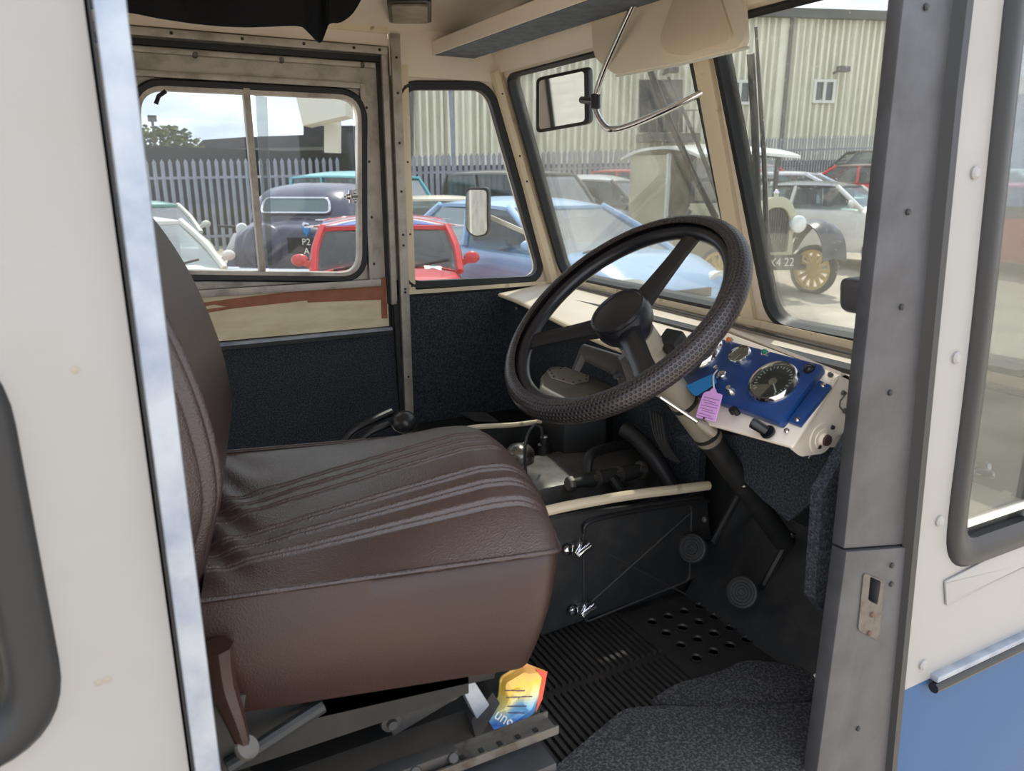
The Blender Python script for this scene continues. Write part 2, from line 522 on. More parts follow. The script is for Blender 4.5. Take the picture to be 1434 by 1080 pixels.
bp = LW.uvs([(278, 425), (330, 418), (440, 405), (510, 398), (541, 388), (543, 446), (535, 446), (534, 420), (431, 424), (431, 421), (330, 432), (281, 440), (283, 434), (318, 430), (300, 427), (280, 431)])
MB().plate(LW, bp, [], .0025, .0045).build('peeled_patch', BROWNP, d1)
MB().bar((X0, YL-.004, 1.226), (.695, YL-.004, 1.229), .018, .008).build('bright_edge', ALUB, d1)
MB().bar((X0, YL-.001, 1.217), (.695, YL-.001, 1.219), .018, .012).build('dark_rail', BLACKM, d1)
MB().plate(LW, lwx([(X0, .82), (X0, 1.212), (.70, 1.212), (.71, .82)]), [], .0, .016).build('carpet_panel', CARPET, d1)
MB().bar((.713, YL-.012, .96), (.706, YL-.012, 1.31), .012, .008, (0, 1, 0)).build('edge_strip', BLACKM, d1)
screws('bolt', [LW.p(*LW.uv(a, b), -.002) for a, b in ((273, 77), (394, 84), (507, 91))], (0, -1, 0), .008, d1, STEEL, .006)
screws('screw', [Vec((x, YL-.019, 1.986)) for x in (.18, .34, .49, .62, .69)], (0, -1, 0), .004, d1, BLACKM)
screws('screw', [Vec((.65, YL-.005, z)) for z in (1.42, 1.55, 1.7, 1.84)], (0, -1, 0), .004, d1, BLACKM)
w1 = struct('window_1', (.3, YL, 1.4))
seal(LW, dh, 'window_seal', w1, [(0, -.012), (.013, -.012), (.018, -.004), (.018, .02), (0, .02)])
MB().sweep([LW.p(a, b, .0) for a, b in dh], LW.n, [(-.010, -.008), (0, -.010), (0, .02), (-.010, .02)]).build('window_frame', ALU, w1, smooth=50)
a = LW.uv(357, 250)[0]
b = LW.uv(378, 250)[0]
zt, zb = 1.867, 1.395
MB().plate(LW, [(x, z) for x, z in ((.10, zb), (.10, zt), (a, zt), (a, zb))][:0] or [(a, zb), (a, zt), (-.035, zt), (-.035, zb)], [], .012, .015).build('sliding_pane', GLASS, w1)
MB().plate(LW, [(-.615, zb), (-.615, zt), (b+.022, zt), (b+.022, zb)], [], .004, .007).build('fixed_pane', GLASS, w1)
p0 = LW.uv(344, 124); p1 = LW.uv(367, 380)
MB().bar(LW.p(p0[0], p0[1], .002), LW.p(p1[0], p1[1], .002), .016, .030, (0, 1, 0)).build('sash_bar', ALU, w1, bevel=.002)
MB().plate(LW, [LW.uv(358, 133), LW.uv(374, 136), LW.uv(382, 372), LW.uv(372, 373)], [], .001, .004).build('pane_edge', GLASSW, w1)
cc = LW.p(*LW.uv(490, 275), -.012)
MB().box(cc, (.012, .012, .035)).ball(cc+Vec((-.01, -.006, 0)), .009).ball(cc+Vec((.008, -.006, .012)), .006).ball(cc+Vec((.008, -.006, -.012)), .006).tube([cc+Vec((-.022, -.006, 0)), cc+Vec((.016, -.006, 0))], .004).build('catch', CHROME, w1)
MB().tube([LW.p(*LW.uv(218, 146), -.006), LW.p(*LW.uv(222, 135), -.008), LW.p(*LW.uv(232, 128), -.008)], .005).build('loose_seal_end', RUBBER, w1)

# front wall: windscreen surround, pillar, cowl, bulkhead
wf = struct('wall_front', (1.27, 1.35, FLOOR))
VH = .640
L1 = roundp([(2.052, VH), (WS.uv(967, 72)[0], VH), WS.uv(1041, 438), (2.035, .03), (2.056, .06)], [.035, .03, .05, .02, .03], 8)
R1 = roundp([(WS.uv(1003, 66)[0], VH), (YR+.03, VH), (YR+.03, .028)]+WS.uvs([(1080, 452)]), [.03, .03, .03, .06], 8)
VT = (2.0-1.33)*1.0575
yl, yr = YL-.005, YR+.005
MB().plate(WS, [(yr, -.03), (yl, -.03), (yl, VT+.08), (yr, VT+.08)], [L1, R1], 0, .025).build('windscreen_surround', CREAM, wf)
for i, (L, n_) in enumerate(((L1, 3), (R1, 4))):
    w = struct('window_%d' % n_, WS.p(1.7-.8*i, 0))
    seal(WS, L, 'window_seal', w, [(-.004, -.007), (.006, -.009), (.010, -.004), (.010, .03), (-.004, .03)])
    MB().plate(WS, L, [], .012, .016).build('pane', GLASSW, w)
# strengthening strip on the centre pillar (cream, chipped)
pa, pb = WS.uv(985, 85), WS.uv(1045, 448)
tr = MB().plate(WS, [WS.uv(976, 84), WS.uv(998, 80), WS.uv(1057, 425), WS.uv(1064, 470), WS.uv(1050, 470), WS.uv(1038, 425)], [], -.012, 0).build('trim_1', CREAM2, kind='structure', bevel=.0015)
screws('screw', [WS.p(*WS.uv(a, b), -.007) for a, b in ((992, 120), (1001, 190), (1012, 240), (1022, 290), (1033, 350), (1042, 400))], -WS.n, .003, wf, BLACKM)
# corner post between quarter light and windscreen
c0, c1 = at(776, 392, 'y', YL-.012), at(694, 100, 'y', YL-.012)
MB().tube([c0, c0.lerp(c1, .5), c1], [.026, .018, .019], 8).build('corner_post', CREAM2, wf)
screws('screw', [c0.lerp(c1, t)+Vec((-.006, -.014, 0)) for t in (.1, .25, .5, .62, .9)], (0, -1, 0), .0035, wf, BLACKM)
MB().tube([c0+Vec((.02, 0, -.03)), c0+Vec((0, -.01, .07))], [.03, .012], 8).build('corner_gusset', CREAM2, wf)
# header between windscreen and ceiling
hd = [(yr, VH+.018), (yl, VH+.018), (yl, VT+.06), (yr, VT+.06)]
MB().plate(WS, hd, [], -.012, -.002).build('header_strip', CREAM, wf, bevel=.002)
MB().box((1.07, 1.35, 2.04), (.06, 1.5, .09)).build('roof_rail', CREAM, wf)
# cowl top
cow = [(1.275, YL-.005, 1.335), (1.045, YL-.02, 1.312), (1.03, 1.9, 1.310), (.95, 1.415, 1.305), (.945, 1.2, 1.30), (.96, .98, 1.30), (1.0, .72, 1.27), (1.02, YR+.01, 1.25), (1.275, YR+.01, 1.30)]
m = MB()
mid = [Vec((1.15, p[1], (p[2]+1.325)/2)) for p in cow]
m.prism(cow[:2]+cow[2:7]+[(1.275, .74, 1.318)], (0, 0, -.012))
m.build('cowl_top', CREAM, wf)
MB().prism([(1.275, .745, 1.318), (1.02, .745, 1.285), (1.02, .745, 1.14), (1.275, .745, 1.14)], (0, -.008, 0)).build('cowl_end', CREAM, wf)
MB().box((1.145, .675, 1.145), (.26, .14, .012)).build('end_shelf', CREAM, wf)
MB().tube([p for p in catmull([(1.045, YL-.02, 1.306), (1.03, 1.9, 1.304), (.95, 1.415, 1.299), (.945, 1.2, 1.295)], 5)], .007, 8).build('cowl_edge', CREAM2, wf)
MB().bar((1.262, YL-.03, 1.345), (1.262, YR+.02, 1.338), .02, .016).build('windscreen_ledge', CREAM2, wf)
MB().bar((1.24, YL-.03, 1.337), (1.24, YR+.02, 1.322), .01, .004).build('cowl_seam', ALUD, wf)
# bulkhead
MB().prism([(1.06, YL, 1.30), (1.10, 1.75, 1.30), (1.10, 1.20, 1.29), (1.10, 1.20, .76), (1.13, YL, .76)], (.02, 0, 0)).build('bulkhead_carpet', CARPET, wf)
MB().box((1.17, 1.42, 1.0), (.04, 1.36, .64)).build('bulkhead', BLACKM, wf)
MB().box((1.27, 1.35, .95), (.03, 1.5, .74)).build('nose_panel', WHITE, wf)
MB().prism([(1.0, .62, .76), (1.16, .62, 1.0), (1.16, 1.12, 1.0), (1.0, 1.12, .76)], (.02, 0, -.01)).build('toe_board', BLACKM, wf)
screws('screw', [at(723, 432, 'x', 1.045), at(986, 728, 'x', 1.0)], (-1, 0, 0), .006, wf, STEEL)

# driver side: rear door post panel, front post, outer panels
wr = struct('wall_right', (0, YR, FLOOR))
bw = roundp([(-.9, 1.225), (-.088, 1.225), (-.078, 1.56), (-.9, 1.56)], .07, 10)
bw = roundp(RW.uvs([(-330, 1010), (45, 1066), (75, 900), (2, 500), (-20, 330), (-420, 330)])[:3]+[(-.078, 1.62), (-.7, 1.62), (-.7, 1.2)], [.0, .07, .05, .12, .05, .05], 10) if False else roundp([(-.6, 1.222), (-.083, 1.222), (-.083, 1.56), (-.6, 1.56)], .075, 10)
MB().plate(RW, [(-1.3, .4), (.0035, .4), (.0035, 2.08), (-1.3, 2.08)], [bw], -.03, 0).build('rear_door_skin', WHITE, wr)
MB().bar((.0155, YR-.002, .4), (.0165, YR-.002, 2.05), .020, .0235, (0, 1, 0)).build('bright_edge_strip', ALUB, wr, bevel=.004)
MB().bar((.0035, YR+.020, .4), (.0035, YR+.020, 2.05), .004, .04, (0, 1, 0)).build('door_gap_strip', RUBBER, wr)
MB().plate(RW, [(-1.3, 1.9), (1.0, 1.9), (1.0, 2.08), (-1.3, 2.08)], [], -.035, -.031).build('door_header', CREAM, wr)
w5 = struct('window_5', (-.35, YR, 1.22))
seal(RW, bw, 'window_seal', w5, [(-.03, -.01), (-.022, .008), (-.012, .012), (.0, .009), (.007, .0), (.007, -.01)])
MB().plate(RW, bw, [], -.012, -.008).build('pane', GLASS, w5)
screws('chip', [RW.p(*RW.uv(a, b), .0) for a, b in ((150, 952), (138, 956), (105, 518))], (0, -1, 0), .003, wr, TAN, .0006)
# front post of the doorway
ja, jb = RW.uv(1262, 0), RW.uv(1340, 0)
J = [(.792, 2.0), (.802, 1.62), (.8145, 1.175), (.9475, 1.150), (.926, 1.40), (.896, 1.75), (.884, 2.0)]
MB().plate(RW, J, [], -.02, .0).build('front_post', ALUD, wr, bevel=.002)
hole = roundp(RW.uvs([(1214, 805), (1229, 812), (1224, 845), (1211, 838)]), .004)
J2 = [(.8150, 1.172), (.811, .4), (1.02, .4), (.985, .75), (.9475, 1.147)]
MB().plate(RW, J2, [hole], -.02, .004).build('front_post_lower', ALUD, wr, bevel=.002)
MB().plate(RW, [(.83, 1.05), (.86, 1.05), (.86, 1.18), (.83, 1.18)], [], -.03, -.021).build('latch_cavity', BLACKM, wr)
kp = roundp(RW.uvs([(1205, 800), (1234, 812), (1226, 895), (1197, 880)]), .008)
MB().plate(RW, kp, [hole], .004, .0055).build('striker_plate', mat('worn_striker', (96, 90, 84), .5, .4, c2=(70, 56, 46), nscale=60, nlo=.5, nhi=.75), wr)
screws('screw', [RW.p(*RW.uv(a, b), .006) for a, b in ((1216, 858), (1212, 884))], (0, -1, 0), .004, wr, mat('rusty_screw', (92, 66, 50), .7))
screws('screw', [RW.p(*RW.uv(a, b), .0045) for a, b in ((1244, 816), (1198, 1018), (1245, 790))], (0, -1, 0), .004, wr, BLACKM)
screws('screw', [RW.p(*RW.uv(a, b), .0005) for a, b in ((1296, 10), (1271, 297), (1246, 550), (1262, 430))], (0, -1, 0), .004, wr, BLACKM)
MB().loft([[RW.p(u-.012, z, .0), RW.p(u+.008, z, .0), RW.p(u+.008, z, .012), RW.p(u-.004, z, .012)] for u, z in ((.884, 2.0), (.898, 1.75), (.928, 1.40), (.950, 1.148), (.985, .75), (1.02, .4))]).build('door_rubber', RUBBER, wr, smooth=0)
OE = [(.893, 2.05), (.906, 1.75), (.936, 1.40), (.958, 1.148), (.975, .893)]
rh = roundp(RW.uvs([(1418, -40), (1374, 560), (1346, 742), (1480, 724)])[:3]+[(1.45, 1.09), (1.45, 1.9)], [.01, .3, .075, .05, .05], 10)
rh = roundp([(1.004, 1.88), (1.052, 1.42), (1.066, 1.19), (1.076, 1.112), (1.6, 1.112), (1.6, 1.88)], [.03, .2, .12, .07, .05, .05], 8)
MB().plate(RW, OE+[(1.8, .893), (1.8, 2.05)], [rh], -.02, .003).build('outer_panel_white', WHITE, wr)
MB().plate(RW, [(.983, .893), (1.8, .893), (1.8, .3), (1.03, .3)], [], -.02, .001).build('outer_panel_blue', BLUEP, wr)
MB().bar((1.055, YR-.008, .897), (1.8, YR-.008, .897), .016, .010).build('moulding_bright', ALUB, wr, bevel=.002)
MB().tube([(1.053, YR-.012, .882), (1.8, YR-.012, .882)], .0085, 10).build('moulding_rubber', RUBBER, wr)
rp = roundp(RW.uvs([(1318, 812), (1440, 748), (1445, 785), (1320, 846)]), .004)
MB().plate(RW, rp, [], .003, .007).build('pressed_rib', WHITE, wr, bevel=.003)
screws('bolt_head', [RW.p(*RW.uv(a, b), .004) for a, b in ((1361, 242), (1335, 500), (1312, 728), (1289, 929))], (0, -1, 0), .0085, wr, WHITE, .004)
w6 = struct('window_6', (1.3, YR, 1.1))
seal(RW, rh, 'window_seal', w6, [(-.012, -.01), (-.012, .004), (.0, .009), (.012, .014), (.028, .013), (.036, .003), (.036, -.01)])
MB().plate(RW, rh, [], -.012, -.008).build('pane', GLASS, w6)
# ledge inside the near quarter light
MB().prism([at(1356, 722, 'y', .63), at(1434, 682, 'y', .63), (1.6, .63, 1.24), (1.6, .63, 1.08), (1.06, .63, 1.08)], (0, .012, 0)).build('inner_ledge', CREAM, wr)
KP = Fr((0, .66, 0), (1, 0, 0), (0, 0, 1))
MB().plate(KP, KP.uvs([(1205, 598), (1152, 690), (1141, 840), (1172, 880), (1200, 900), (1230, 760), (1240, 600)]), [], -.02, .0).build('kick_panel_carpet', CARPET, wr)
BK = Fr((-1.28, 1.35, 0), (0, -1, 0), (0, 0, 1))
bh = roundp([(-.62, 1.25), (.62, 1.25), (.62, 1.92), (-.62, 1.92)], .07)
wb = struct('wall_back', (-1.28, 1.35, .7))
MB().plate(BK, [(-.75, .7), (.75, .7), (.75, 2.1), (-.75, 2.1)], [bh], 0, .03).build('back_panel', CREAM, wb)
w7 = struct('window_7', (-1.28, 1.35, 1.25))
seal(BK, bh, 'window_seal', w7)
MB().plate(BK, bh, [], .01, .014).build('pane', GLASS, w7)
MB().box((.4, YR+.02, .70), (.85, .08, .1)).build('trim_2', BLACKM, kind='structure')


# ------------------------------------------------------------------ DRIVER'S SEAT
def cushion(L, W, zb, prof, grooves, nu=44, crown=.03, edge_r=.03, bulge=.012, gdep=.0045, grw=.0035):
    """rings across the width, along the length; prof(t) -> (edge height, end factor)"""
    ys = []
    N = 300
    for i in range(N+1):
        ys.append(i/N)
    rings = []
    for a in range(nu+1):
        t = a/nu
        x, ze, inset, drop = prof(t)
        y0, y1 = inset, W-inset
        r = []
        for k in range(6):                                  # near side, bottom to edge
            s = k/6
            r.append((x-pull(t)*(1-s), y0-bulge*sin(pi*s)+(1-s)**2*.012, zb(t)+(ze-zb(t))*s))
        for q in ys:
            y = y0+(y1-y0)*q
            c = (crown-.058+.07*min(1, t/.8))*(1-abs(2*q-1)**2.4)
            e = min(q, 1-q)*W
            if e < edge_r:
                c -= 0
            g = 0
            for gv in grooves:
                d = abs(y-gv)
                if d < grw*2.2:
                    g = max(g, gdep*math.exp(-(d/grw)**2))
            fade = min(1, max(0, (1-t)/.08))
            wr_ = .0035*max(0, 1-t/.3)*sin(55*y+30*x+3*sin(40*x))*(1-abs(2*q-1)**4)
            r.append((x+.016*(1-(2*q-1)**2)*max(0, (t-.5)/.5)**2, y, ze+c*(1-drop)-g*fade+wr_))
        for k in range(1, 7):
            s = 1-k/6
            r.append((x-pull(t)*(1-s), y1+bulge*sin(pi*s)-(1-s)**2*.012, zb(t)+(ze-zb(t))*s))
        rings.append(r)
    return rings
def pull(t): return .035*max(0, (t-.6)/.4)**2
SROT = radians(-9.5)
SM = Matrix.Translation((.052, .735, 0)) @ Matrix.Rotation(SROT, 4, 'Z')
def sx(p): return SM @ Vec(p)
BLACKD = mat('deep_black_steel', (16, 17, 18), .6, c2=(28, 26, 24), nscale=20)  # deeper black put into the colour to darken the space under the seat
seat = thing('driver_seat', 'brown ribbed vinyl driver seat on a black sliding frame', 'seat', (.25, .9, FLOOR))
SL, SW = .385, .44
def sprof(t):
    x = -.02+(SL+.02)*t
    e = max(0, (t-.86)/.14)
    ze = 1.243-.008*t-.018*e**2.5
    inset = .055*(1-sqrt(max(0, 1-e**2.2)))
    return x, ze, inset, .55*e**2
def szb(t): return 1.096-.021*t
gv = []
for base in (.065, .100, .132, .195, .226, .256):
    gv += [base, base+.009]
rings = cushion(SL, SW, szb, sprof, gv, nu=56, crown=.050, gdep=.0055, grw=.0021)
m = MB().loft([[sx(p) for p in r] for r in rings])
cush = m.build('seat_cushion', VINYL, seat, smooth=60)
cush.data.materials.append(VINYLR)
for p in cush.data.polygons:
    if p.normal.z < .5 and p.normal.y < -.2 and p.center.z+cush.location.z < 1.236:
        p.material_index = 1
def piping_path():
    P = []
    for a in range(57):
        x, ze, ins, d = sprof(a/56)
        P.append(sx((x, ins-.003, ze+.001)))
    x, ze, ins, d = sprof(1)
    for q in range(1, 20):
        y = ins+(SW-2*ins)*q/20
        P.append(sx((x+.002, y, ze+.004+.012*sin(pi*q/20))))
    for a in range(56, -1, -1):
        x, ze, ins, d = sprof(a/56)
        P.append(sx((x, SW-ins+.003, ze+.001)))
    return P
MB().tube(piping_path(), .0033, 6).build('piping', VINYLB, cush, smooth=60)
# backrest: side profile swept over the width
def bprof(t):                                   # t 0 bottom .. 1 top ; returns local x of the front, z, rear x
    return None
fp = catmull([(a-.052, 0, b) for a, b in ((.012, 1.13), (.022, 1.20), (.044, 1.28), (.060, 1.34), (.054, 1.42), (.034, 1.50), (.008, 1.565), (-.026, 1.62), (-.07, 1.645))], 6)
rings = []
nb = len(fp)-1
BW = .44
for i, p in enumerate(fp):
    t = i/nb
    e = max(0, (t-.72)/.28)
    y0, y1 = .09*(1-sqrt(max(0, 1-e**2.4))), BW-.09*(1-sqrt(max(0, 1-e**2.4)))
    xr = min(-.11-.03*t, p.x-.05)
    r = [(xr, y0+.01, p.z), (xr, y1-.01, p.z)]
    for k in range(201):
        q = 1-k/200
        y = y0+(y1-y0)*q
        d = min(q, 1-q)*(y1-y0)
        f = -.045*max(0, 1-d/.07)**2.2
        g = 0
        for gg in (.030, .037, .052, .059):
            g = max(g, .007*math.exp(-((d-gg)/.0026)**2))
        r.append((p.x+f-g, y, p.z))
    rings.append(r)
back = MB().loft([[sx(q) for q in r] for r in rings]).build('backrest', VINYLB, seat, smooth=60)
pb = [sx((p.x-.046, .0+.09*(1-sqrt(max(0, 1-max(0, (i/nb-.72)/.28)**2.4))), p.z)) for i, p in enumerate(fp)]
MB().tube(pb, .004, 6).build('piping', VINYLB, back, smooth=60)
# cover tail hanging at the rear, with its chrome disc
tl = [at(303, 905, 'y', .71), at(312, 960, 'y', .71), at(330, 1010, 'y', .70), at(343, 1050, 'y', .70)]
MB().tube(catmull(tl, 4), [.016, .015, .014, .014, .013, .013, .012, .011, .010, .009, .008, .007, .007], 8).build('cover_tail', VINYLR, seat)
ctr = at(345, 1048, 'y', .695)
MB().lathe([(0, .004), (.012, .004), (.013, 0), (.012, -.002)], ctr, (.55, -.6, .8), 20).build('steel_disc', STEEL, seat)
# frame under the cushion
def Y(px, py, y=.76): return at(px, py, 'y', y)
MB().bar(Y(440, 985), Y(690, 930), .02, .03).build('side_rail', BLACKD, seat, bevel=.002)
MB().tube([Y(318, 1075, .72), Y(452, 988, .74)], .0085, 10).build('diagonal_tube', BLACKM, seat)
MB().bar(Y(545, 1018, .79), Y(640, 962, .79), .008, .028).build('swing_link', DARK, seat, bevel=.002)
for k, (a, b) in enumerate(((547, 1010), (632, 968))):
    MB().lathe([(0, .01), (.006, .01), (.007, .005), (.013, .004), (.014, 0), (.013, -.004)], Y(a, b, .782), (0, -1, 0), 14).build('pivot_bolt', DARK, seat)
MB().prism([Y(640, 952, .77), Y(662, 950, .77), Y(686, 988, .77), Y(668, 1008, .77)], (0, .03, 0)).build('chrome_bracket', ALUB, seat, bevel=.002)
MB().prism([Y(660, 1010, .79), Y(690, 970, .79), Y(700, 985, .79), Y(668, 1040, .79)], (0, .05, 0)).build('gusset', DARK, seat)
# runner channel
rb = at(774, 1014, 'y', .742)
ra = rb+Vec((-.36, 0, 0))
rd = (rb-ra).normalized()
m = MB()
sec = [(-.016, .010), (-.016, -.004), (.016, -.004), (.016, .009), (.0135, .009), (.0135, .0), (-.0135, .0), (-.0135, .010)]
ys = Vec((rd.y, -rd.x, 0)).normalized()
m.loft([[p+ys*a+Vec((0, 0, b)) for a, b in sec] for p in (ra, rb)])
m.build('runner', STEEL, seat, smooth=0)
for k, px in enumerate((640, 662, 682, 702, 722, 742)):
    t = .55+.075*k
    MB().box(ra.lerp(rb, t)+Vec((0, 0, .0005)), (.006, .007, .002)).build('runner_hole', BLACKM, seat)
MB().bar(ra+Vec((.0, .004, .012)), ra.lerp(rb, .60)+Vec((0, .004, .010)), .022, .020).build('upper_slide', DARK, seat, bevel=.002)
for t in (.28, .44, .58):
    q = ra.lerp(rb, t)+Vec((0, -.006, .012))
    MB().lathe([(0, .006), (.006, .006), (.008, .002), (.008, -.004)], q, (0, -1, .6), 12).build('slide_rivet', DARK, seat)
MB().bar(ra+Vec((-.04, -.02, -.026)), rb+Vec((-.02, -.02, -.026)), .05, .012).build('runner_base', ALUD, seat, bevel=.002)
MB().box((.27, .96, .86), (.40, .30, .17)).build('pedestal', BLACKD, seat)
MB().box((.15, .93, 1.07), (.36, .36, .10)).build('pan', BLACKD, seat)
MB().bar((.03, .735, 1.03), (.05, .735, 1.13), .03, .012, (0, 1, 0)).build('rear_strut', DARK, seat)

# ------------------------------------------------------------------ DRINK POUCH behind the runner
pouch = thing('drink_pouch', 'crumpled yellow and blue foil drink pouch under the seat front', 'packet', at(725, 1020, 'y', .80))
px4 = [(683, 998), (705, 1028), (752, 1004), (760, 985), (762, 948), (728, 931), (695, 945), (696, 972)]
def pmat():
    m = bpy.data.materials.new('foil_print')
    m.use_nodes = True
    nt = m.node_tree
    b = nt.nodes['Principled BSDF']
    b.inputs['Roughness'].default_value = .22
    b.inputs['Metallic'].default_value = .25
    tc = nd(nt, 'ShaderNodeTexCoord')
    se = nd(nt, 'ShaderNodeSeparateXYZ')
    nz = nd(nt, 'ShaderNodeTexNoise', i_Scale=34.0, i_Detail=3.0)
    ad = nd(nt, 'ShaderNodeMath', operation='MULTIPLY_ADD')
    ad.inputs[1].default_value = .035
    mr = nd(nt, 'ShaderNodeMapRange')
    mr.inputs['From Min'].default_value = .012
    mr.inputs['From Max'].default_value = .115
    r = nd(nt, 'ShaderNodeValToRGB')
    e = r.color_ramp.elements
    e[0].position = 0; e[0].color = lin((30, 74, 176))
    e[1].position = 1; e[1].color = lin((186, 196, 205))
    for p, c in ((.2, (44, 104, 190)), (.34, (120, 176, 214)), (.46, (222, 214, 150)), (.62, (232, 190, 70)), (.78, (226, 170, 90)), (.86, (220, 150, 80))):
        k = e.new(p); k.color = lin(c)
    nt.links.new(tc.outputs['Object'], se.inputs[0])
    nt.links.new(tc.outputs['Object'], nz.inputs['Vector'])
    nt.links.new(nz.outputs['Fac'], ad.inputs[0])
    nt.links.new(se.outputs['Z'], ad.inputs[2])
    nt.links.new(ad.outputs[0], mr.inputs['Value'])
    nt.links.new(mr.outputs[0], r.inputs['Fac'])
    nt.links.new(r.outputs['Color'], b.inputs['Base Color'])
    return m
PF = Fr(at(722, 980, 'y', .80), (1, -.15, 0), (.25, .45, 1))
pf = [PF.uv(*p) for p in px4]
pc_ = (sum(p[0] for p in pf)/8, sum(p[1] for p in pf)/8)
m = MB()
rg = []
for s in (1, .93, .75, .5, .25, .02):
    rg.append([PF.p(pc_[0]+(u-pc_[0])*s, pc_[1]+(v-pc_[1])*s, .010*(1-s**3)+.004*sin(37*u+19*s)*(1-s)*4*s) for u, v in roundp(pf, .004, 2)])
m.loft(rg, cap=False)
m.loft([[p-PF.n*.004 for p in rg[0]], [p-PF.n*.006 for p in rg[3]]], cap=True)
FOIL = pmat()
pbod = m.build('foil_body', FOIL, pouch, smooth=25)
REDF = mat('red_foil', (206, 74, 46), .3, .2)
rs = [PF.uv(*p) for p in ((744, 941), (762, 948), (760, 985), (753, 1002), (754, 975), (756, 957))]
MB().plate(PF, rs, [], .0035, .0045).build('red_side_seam', REDF, pouch)
def text(s, size, fr, u, v, n, rot, mt, name, parent, ext_=.0004, sx_=1.):
    c = bpy.data.curves.new(name, 'FONT')
    c.body = s
    c.size = size
    c.extrude = ext_
    c.align_x = 'CENTER'; c.align_y = 'CENTER'
    t = bpy.data.objects.new(name, c)
    COL.objects.link(t)
    dg = bpy.context.evaluated_depsgraph_get()
    me = bpy.data.meshes.new_from_object(t.evaluated_get(dg))
    bpy.data.objects.remove(t)
    o = bpy.data.objects.new(name, me)
    me.materials.clear()
    me.materials.append(mt)
    COL.objects.link(o)
    B = Matrix(((fr.u.x, fr.v.x, fr.n.x), (fr.u.y, fr.v.y, fr.n.y), (fr.u.z, fr.v.z, fr.n.z)))
    me.transform((B @ Matrix.Rotation(rot, 3, 'Z') @ Matrix.Diagonal((sx_, 1, 1))).to_4x4())
    o.location = fr.p(u, v, n)
    if parent:
        o.parent = parent
        o.matrix_parent_inverse = Wm(parent).inverted()
    return o
u, v = PF.uv(704, 1003)
text('Sun', .021, PF, u, v, .0105, radians(142), LETTER, 'lettering', pouch)
for k, (a, b, c) in enumerate(((700, 962, 30), (704, 972, 38), (706, 984, 30), (708, 993, 26))):
    ua, va = PF.uv(a, b); ub, vb = PF.uv(a+c, b+5)
    MB().bar(PF.p(ua, va, .0115), PF.p(ub, vb, .0115), .0012, .0008, PF.n).build('print_line', INK, pouch)

# ------------------------------------------------------------------ STEERING WHEEL
WC = Vec((.684, .948, 1.450))
WN = Vec((-.6543, -.0129, .7561)).normalized()       # towards the driver
wu = WN.cross(Vec((0, 0, 1))).normalized()
WF = Fr(WC, wu, WN.cross(wu))
if WF.n.dot(WN) < 0:
    WF.n = -WF.n
wheel = thing('steering_wheel', 'large black three-spoke steering wheel with a perforated laced cover', 'steering wheel', WC)
def ringpts(R, n=72, h=0): return [WF.p(R*cos(2*pi*i/n), R*sin(2*pi*i/n), h) for i in range(n)]
MB().tube(ringpts(.185, 72, -.002), .0125, 10, True).build('rim', BLACK, wheel, smooth=60)
